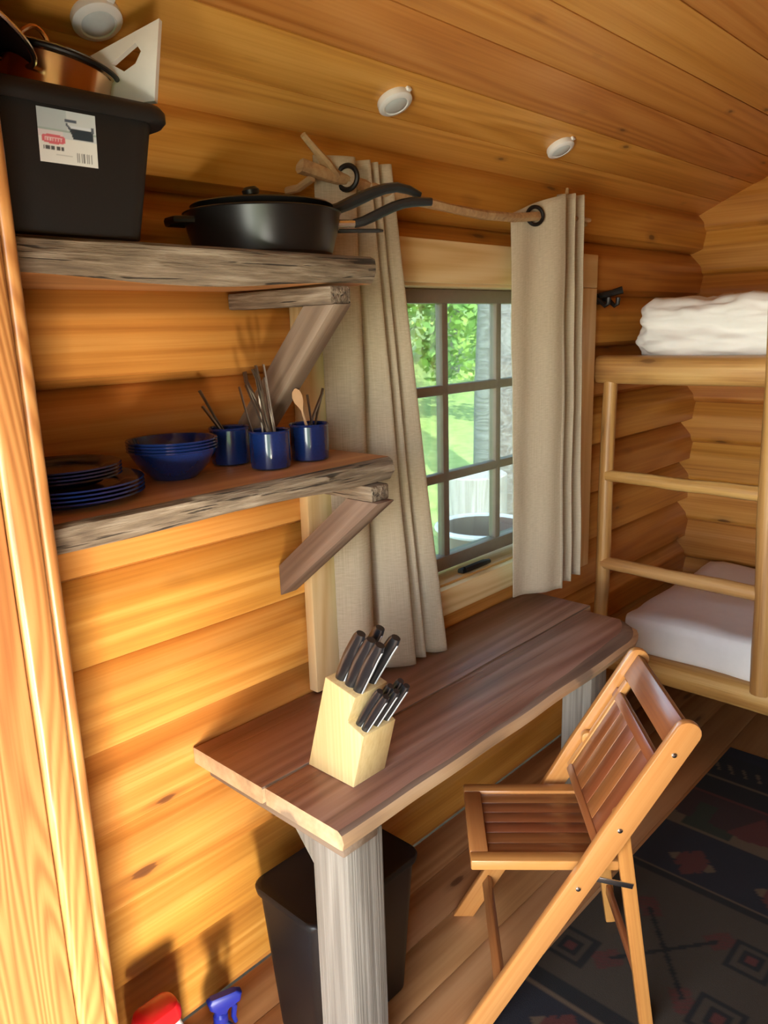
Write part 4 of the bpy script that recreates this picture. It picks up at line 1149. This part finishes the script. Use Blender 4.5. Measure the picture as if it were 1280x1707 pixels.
# seat: frame of four and slats along the depth
zs0 = 0.440; v0, v1 = 0.036, cw_ - 0.036
su0, su1 = 0.0, 0.345
board('seat_side', P(su0, v0 + 0.018, zs0), P(su1, v0 + 0.018, zs0), 0.036, 0.026, 'chair', fc, bev=0.004)
board('seat_side', P(su0, v1 - 0.018, zs0), P(su1, v1 - 0.018, zs0), 0.036, 0.026, 'chair', fc, bev=0.004)
board('seat_front', P(su0 + 0.022, v0 + 0.036, zs0), P(su0 + 0.022, v1 - 0.036, zs0), 0.044, 0.026, 'chair', fc, bev=0.004)
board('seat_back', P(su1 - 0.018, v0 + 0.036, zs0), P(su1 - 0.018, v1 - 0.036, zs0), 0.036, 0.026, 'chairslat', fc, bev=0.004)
ns = 6; sw = (v1 - v0 - 0.072) / ns
for i in range(ns):
    vv = v0 + 0.036 + sw * (i + 0.5)
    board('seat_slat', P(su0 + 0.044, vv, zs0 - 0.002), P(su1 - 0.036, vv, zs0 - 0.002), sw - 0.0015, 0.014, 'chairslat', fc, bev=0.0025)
# back: top rail, slot, middle rail, panel of upright slats
bn = -rperp
def back_board(name, t0, t1, mat, thick=0.018, v_in=0.0105):
    tm = (t0 + t1) / 2
    return board(name, P(ca * tm, v_in, cH * tm), P(ca * tm, cw_ - v_in, cH * tm), (t1 - t0) * RL, thick, mat, fc, up=rperp, bev=0.004)
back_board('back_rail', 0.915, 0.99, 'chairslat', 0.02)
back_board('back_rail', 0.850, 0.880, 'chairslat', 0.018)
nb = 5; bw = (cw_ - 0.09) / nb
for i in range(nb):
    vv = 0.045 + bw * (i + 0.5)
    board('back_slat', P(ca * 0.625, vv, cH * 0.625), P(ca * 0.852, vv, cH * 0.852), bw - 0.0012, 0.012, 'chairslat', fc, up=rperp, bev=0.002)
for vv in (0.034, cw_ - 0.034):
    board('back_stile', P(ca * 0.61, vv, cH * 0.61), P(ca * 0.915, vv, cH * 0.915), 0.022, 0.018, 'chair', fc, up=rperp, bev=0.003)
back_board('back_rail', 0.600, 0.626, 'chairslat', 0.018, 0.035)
# stretchers and hinge bars
board('stretcher', P(0.068, 0.0105, 0.125), P(0.068, cw_ - 0.0105, 0.125), 0.034, 0.014, 'chairslat', fc, up=rperp, bev=0.003)
board('stretcher', P(0.408, 0.0325, 0.115), P(0.408, cw_ - 0.0325, 0.115), 0.03, 0.014, 'chairslat', fc, up=CU, bev=0.003)
for vv in (0.0085, cw_ - 0.0085):
    board('hinge_bar', P(0.275, vv + (0.003 if vv < 0.1 else -0.003), 0.428), P(0.372, vv + (0.003 if vv < 0.1 else -0.003), 0.405), 0.014, 0.003, 'steel', fc, up=CV, bev=0.0008)

# ================================================================== WASTE BIN
BXc, BYc = 0.235, 1.105
bn_ = thing('waste_bin', 'tall black plastic waste bin under the plank table', 'bin', T(BXc, BYc, 0))
obj('body', tub_mesh([(0.082, 0.145, 0.03, 0.0005), (0.087, 0.150, 0.032, 0.006), (0.112, 0.172, 0.036, 0.392), (0.109, 0.169, 0.034, 0.392), (0.083, 0.146, 0.03, 0.012)]), 'binplastic', bn_, T(BXc, BYc, 0), ang=50)
obj('rim', tub_mesh([(0.110, 0.170, 0.036, 0.384), (0.120, 0.180, 0.042, 0.386), (0.122, 0.182, 0.043, 0.398), (0.117, 0.177, 0.04, 0.403), (0.108, 0.168, 0.034, 0.400)]), 'binplastic', bn_, T(BXc, BYc, 0), ang=60)

# ================================================================== BOTTLES ON THE FLOOR
bM = T(0.150, 0.640, -0.0)
bt = thing('cleaner_jug', 'white bottle with red cap on the floor by the wall', 'bottle', bM)
obj('body', loft([[Vector((x, y, z)) for x, y in rounded_rect(0, 0, a, b, r)] for a, b, r, z in [(0.032, 0.055, 0.02, 0.0005), (0.034, 0.058, 0.022, 0.006), (0.034, 0.058, 0.022, 0.20), (0.030, 0.048, 0.022, 0.235), (0.026, 0.040, 0.02, 0.25)]], name='jug'), 'whiteplastic', bt, bM)
obj('cap', loft([[Vector((x, y, z)) for x, y in rounded_rect(0, 0, a, b, r)] for a, b, r, z in [(0.028, 0.044, 0.022, 0.247), (0.034, 0.052, 0.026, 0.250), (0.034, 0.052, 0.026, 0.268), (0.029, 0.046, 0.024, 0.284), (0.018, 0.034, 0.016, 0.290)]], name='cap'), 'red', bt, bM)
sM = T(0.158, 0.790, 0) @ Matrix.Rotation(math.radians(70), 4, 'Z')
sb = thing('spray_bottle', 'blue trigger spray bottle on the floor beside the red-capped bottle', 'bottle', sM)
obj('bottle', lathe([(0.0, 0.0005), (0.034, 0.0005), (0.036, 0.006), (0.036, 0.09), (0.028, 0.118), (0.014, 0.135), (0.014, 0.150), (0.0, 0.150)], 28), 'clearblue', sb, sM)
obj('collar', lathe([(0.017, 0.140), (0.017, 0.158), (0.012, 0.165), (0.0, 0.165)], 20), 'bluecap', sb, sM)
obj('spray_head', loft([[Vector((x + dx_, y, z)) for x, y in rounded_rect(0, 0, a, b, min(a, b) * 0.6)] for a, b, z, dx_ in [(0.014, 0.010, 0.160, 0), (0.018, 0.012, 0.175, 0.004), (0.036, 0.013, 0.185, 0.012), (0.040, 0.013, 0.202, 0.012), (0.030, 0.008, 0.210, 0.010)]], name='head'), 'bluecap', sb, sM)
obj('trigger', tube([(0.026, 0, 0.184), (0.034, 0, 0.165), (0.030, 0, 0.140), (0.034, 0, 0.122)], [0.006, 0.007, 0.006, 0.005], 8), 'bluecap', sb, sM)

# ================================================================== RUG
RX0, RX1, RY0, RY1 = 0.535, 1.86, 0.72, 2.975
NAVY = (0.007, 0.007, 0.012); BLK = (0.005, 0.0045, 0.0045); TAN = (0.095, 0.062, 0.034); RUST = (0.075, 0.016, 0.011); OLIVE = (0.042, 0.031, 0.018); GREEN = (0.015, 0.022, 0.010)
def rug_paint(x, y):
    X = RX0 + x; Y = RY0 + y
    if Y < 1.505: Yb = 2.10 + (1.48 - Y)                   # the near border mirrors the far one
    else: Yb = Y
    mod = lambda a, m: (a % m) - m / 2
    if Yb > 2.10:
        if Yb < 2.112: return TAN
        if Yb < 2.36:
            a, b = mod(X - 0.69 + 0.13, 0.26), Yb - 2.20
            q = abs(a) + abs(b)
            if q < 0.075 and (abs(a) < 0.02 or abs(b) < 0.02 or abs(abs(a) - abs(b)) < 0.014): return RUST if abs(a) < 0.045 else TAN
            if abs(b) < 0.012 and abs(mod(X - 0.56, 0.26)) < 0.03: return GREEN
            return NAVY
        if Yb < 2.375: return TAN
        if Yb < 2.60:
            a, b = mod(X - 0.58, 0.42), Yb - 2.375
            n_ = noise.noise(Vector((X * 9, Yb * 9, 2)))
            if b < 0.05 + 0.03 * n_: return TAN if a > -0.05 else GREEN
            if abs(a) < 0.5 * (0.20 - b): return RUST
            if abs(a + 0.17) < 0.03 + 0.02 * n_ and b < 0.16: return GREEN
            return (0.026, 0.010, 0.008)
        if Yb < 2.615: return RUST
        if Yb < 2.72: return BLK
        if Yb < 2.732: return TAN
        if Yb < 2.90:
            if abs(mod(X, 0.05) + mod(Yb, 0.1) * 0.5) < 0.006 and 2.78 < Yb < 2.84: return TAN
            return BLK
        return NAVY
    if Yb > 2.078 or Y < 1.527: return BLK
    # field: concentric squares and crossed arrows
    for qx, qy in ((0.965, 1.912), (0.962, 1.672), (0.575, 1.650), (1.36, 1.912), (1.36, 1.672)):
        r = max(abs(X - qx), abs(Y - qy))
        if r < 0.058:
            k = int(r / 0.0145)
            return (BLK, OLIVE, BLK, OLIVE)[3 - k] if k else RUST
    for ox in (0.775, 1.17, 1.56):
        a, b = X - ox, Y - 1.80
        for s in (-1, 1):
            dd = abs(a * 0.78 - s * b * 0.62); al = a * 0.62 + s * b * 0.78
            if dd < 0.006 and abs(al) < 0.16: return BLK
            if abs(abs(al) - 0.165) < 0.04 and dd < 0.028: return RUST if int(al * 160) % 2 else (0.055, 0.02, 0.012)
    return OLIVE
rg = obj('area_rug', painted_grid(190, 322, RX1 - RX0, RY1 - RY0, rug_paint, thick=0.003), 'rug', None, T(RX0, RY0, 0.0002), smooth=False)
tag(rg, 'dark patterned lodge rug with border bands on the floor', 'rug')
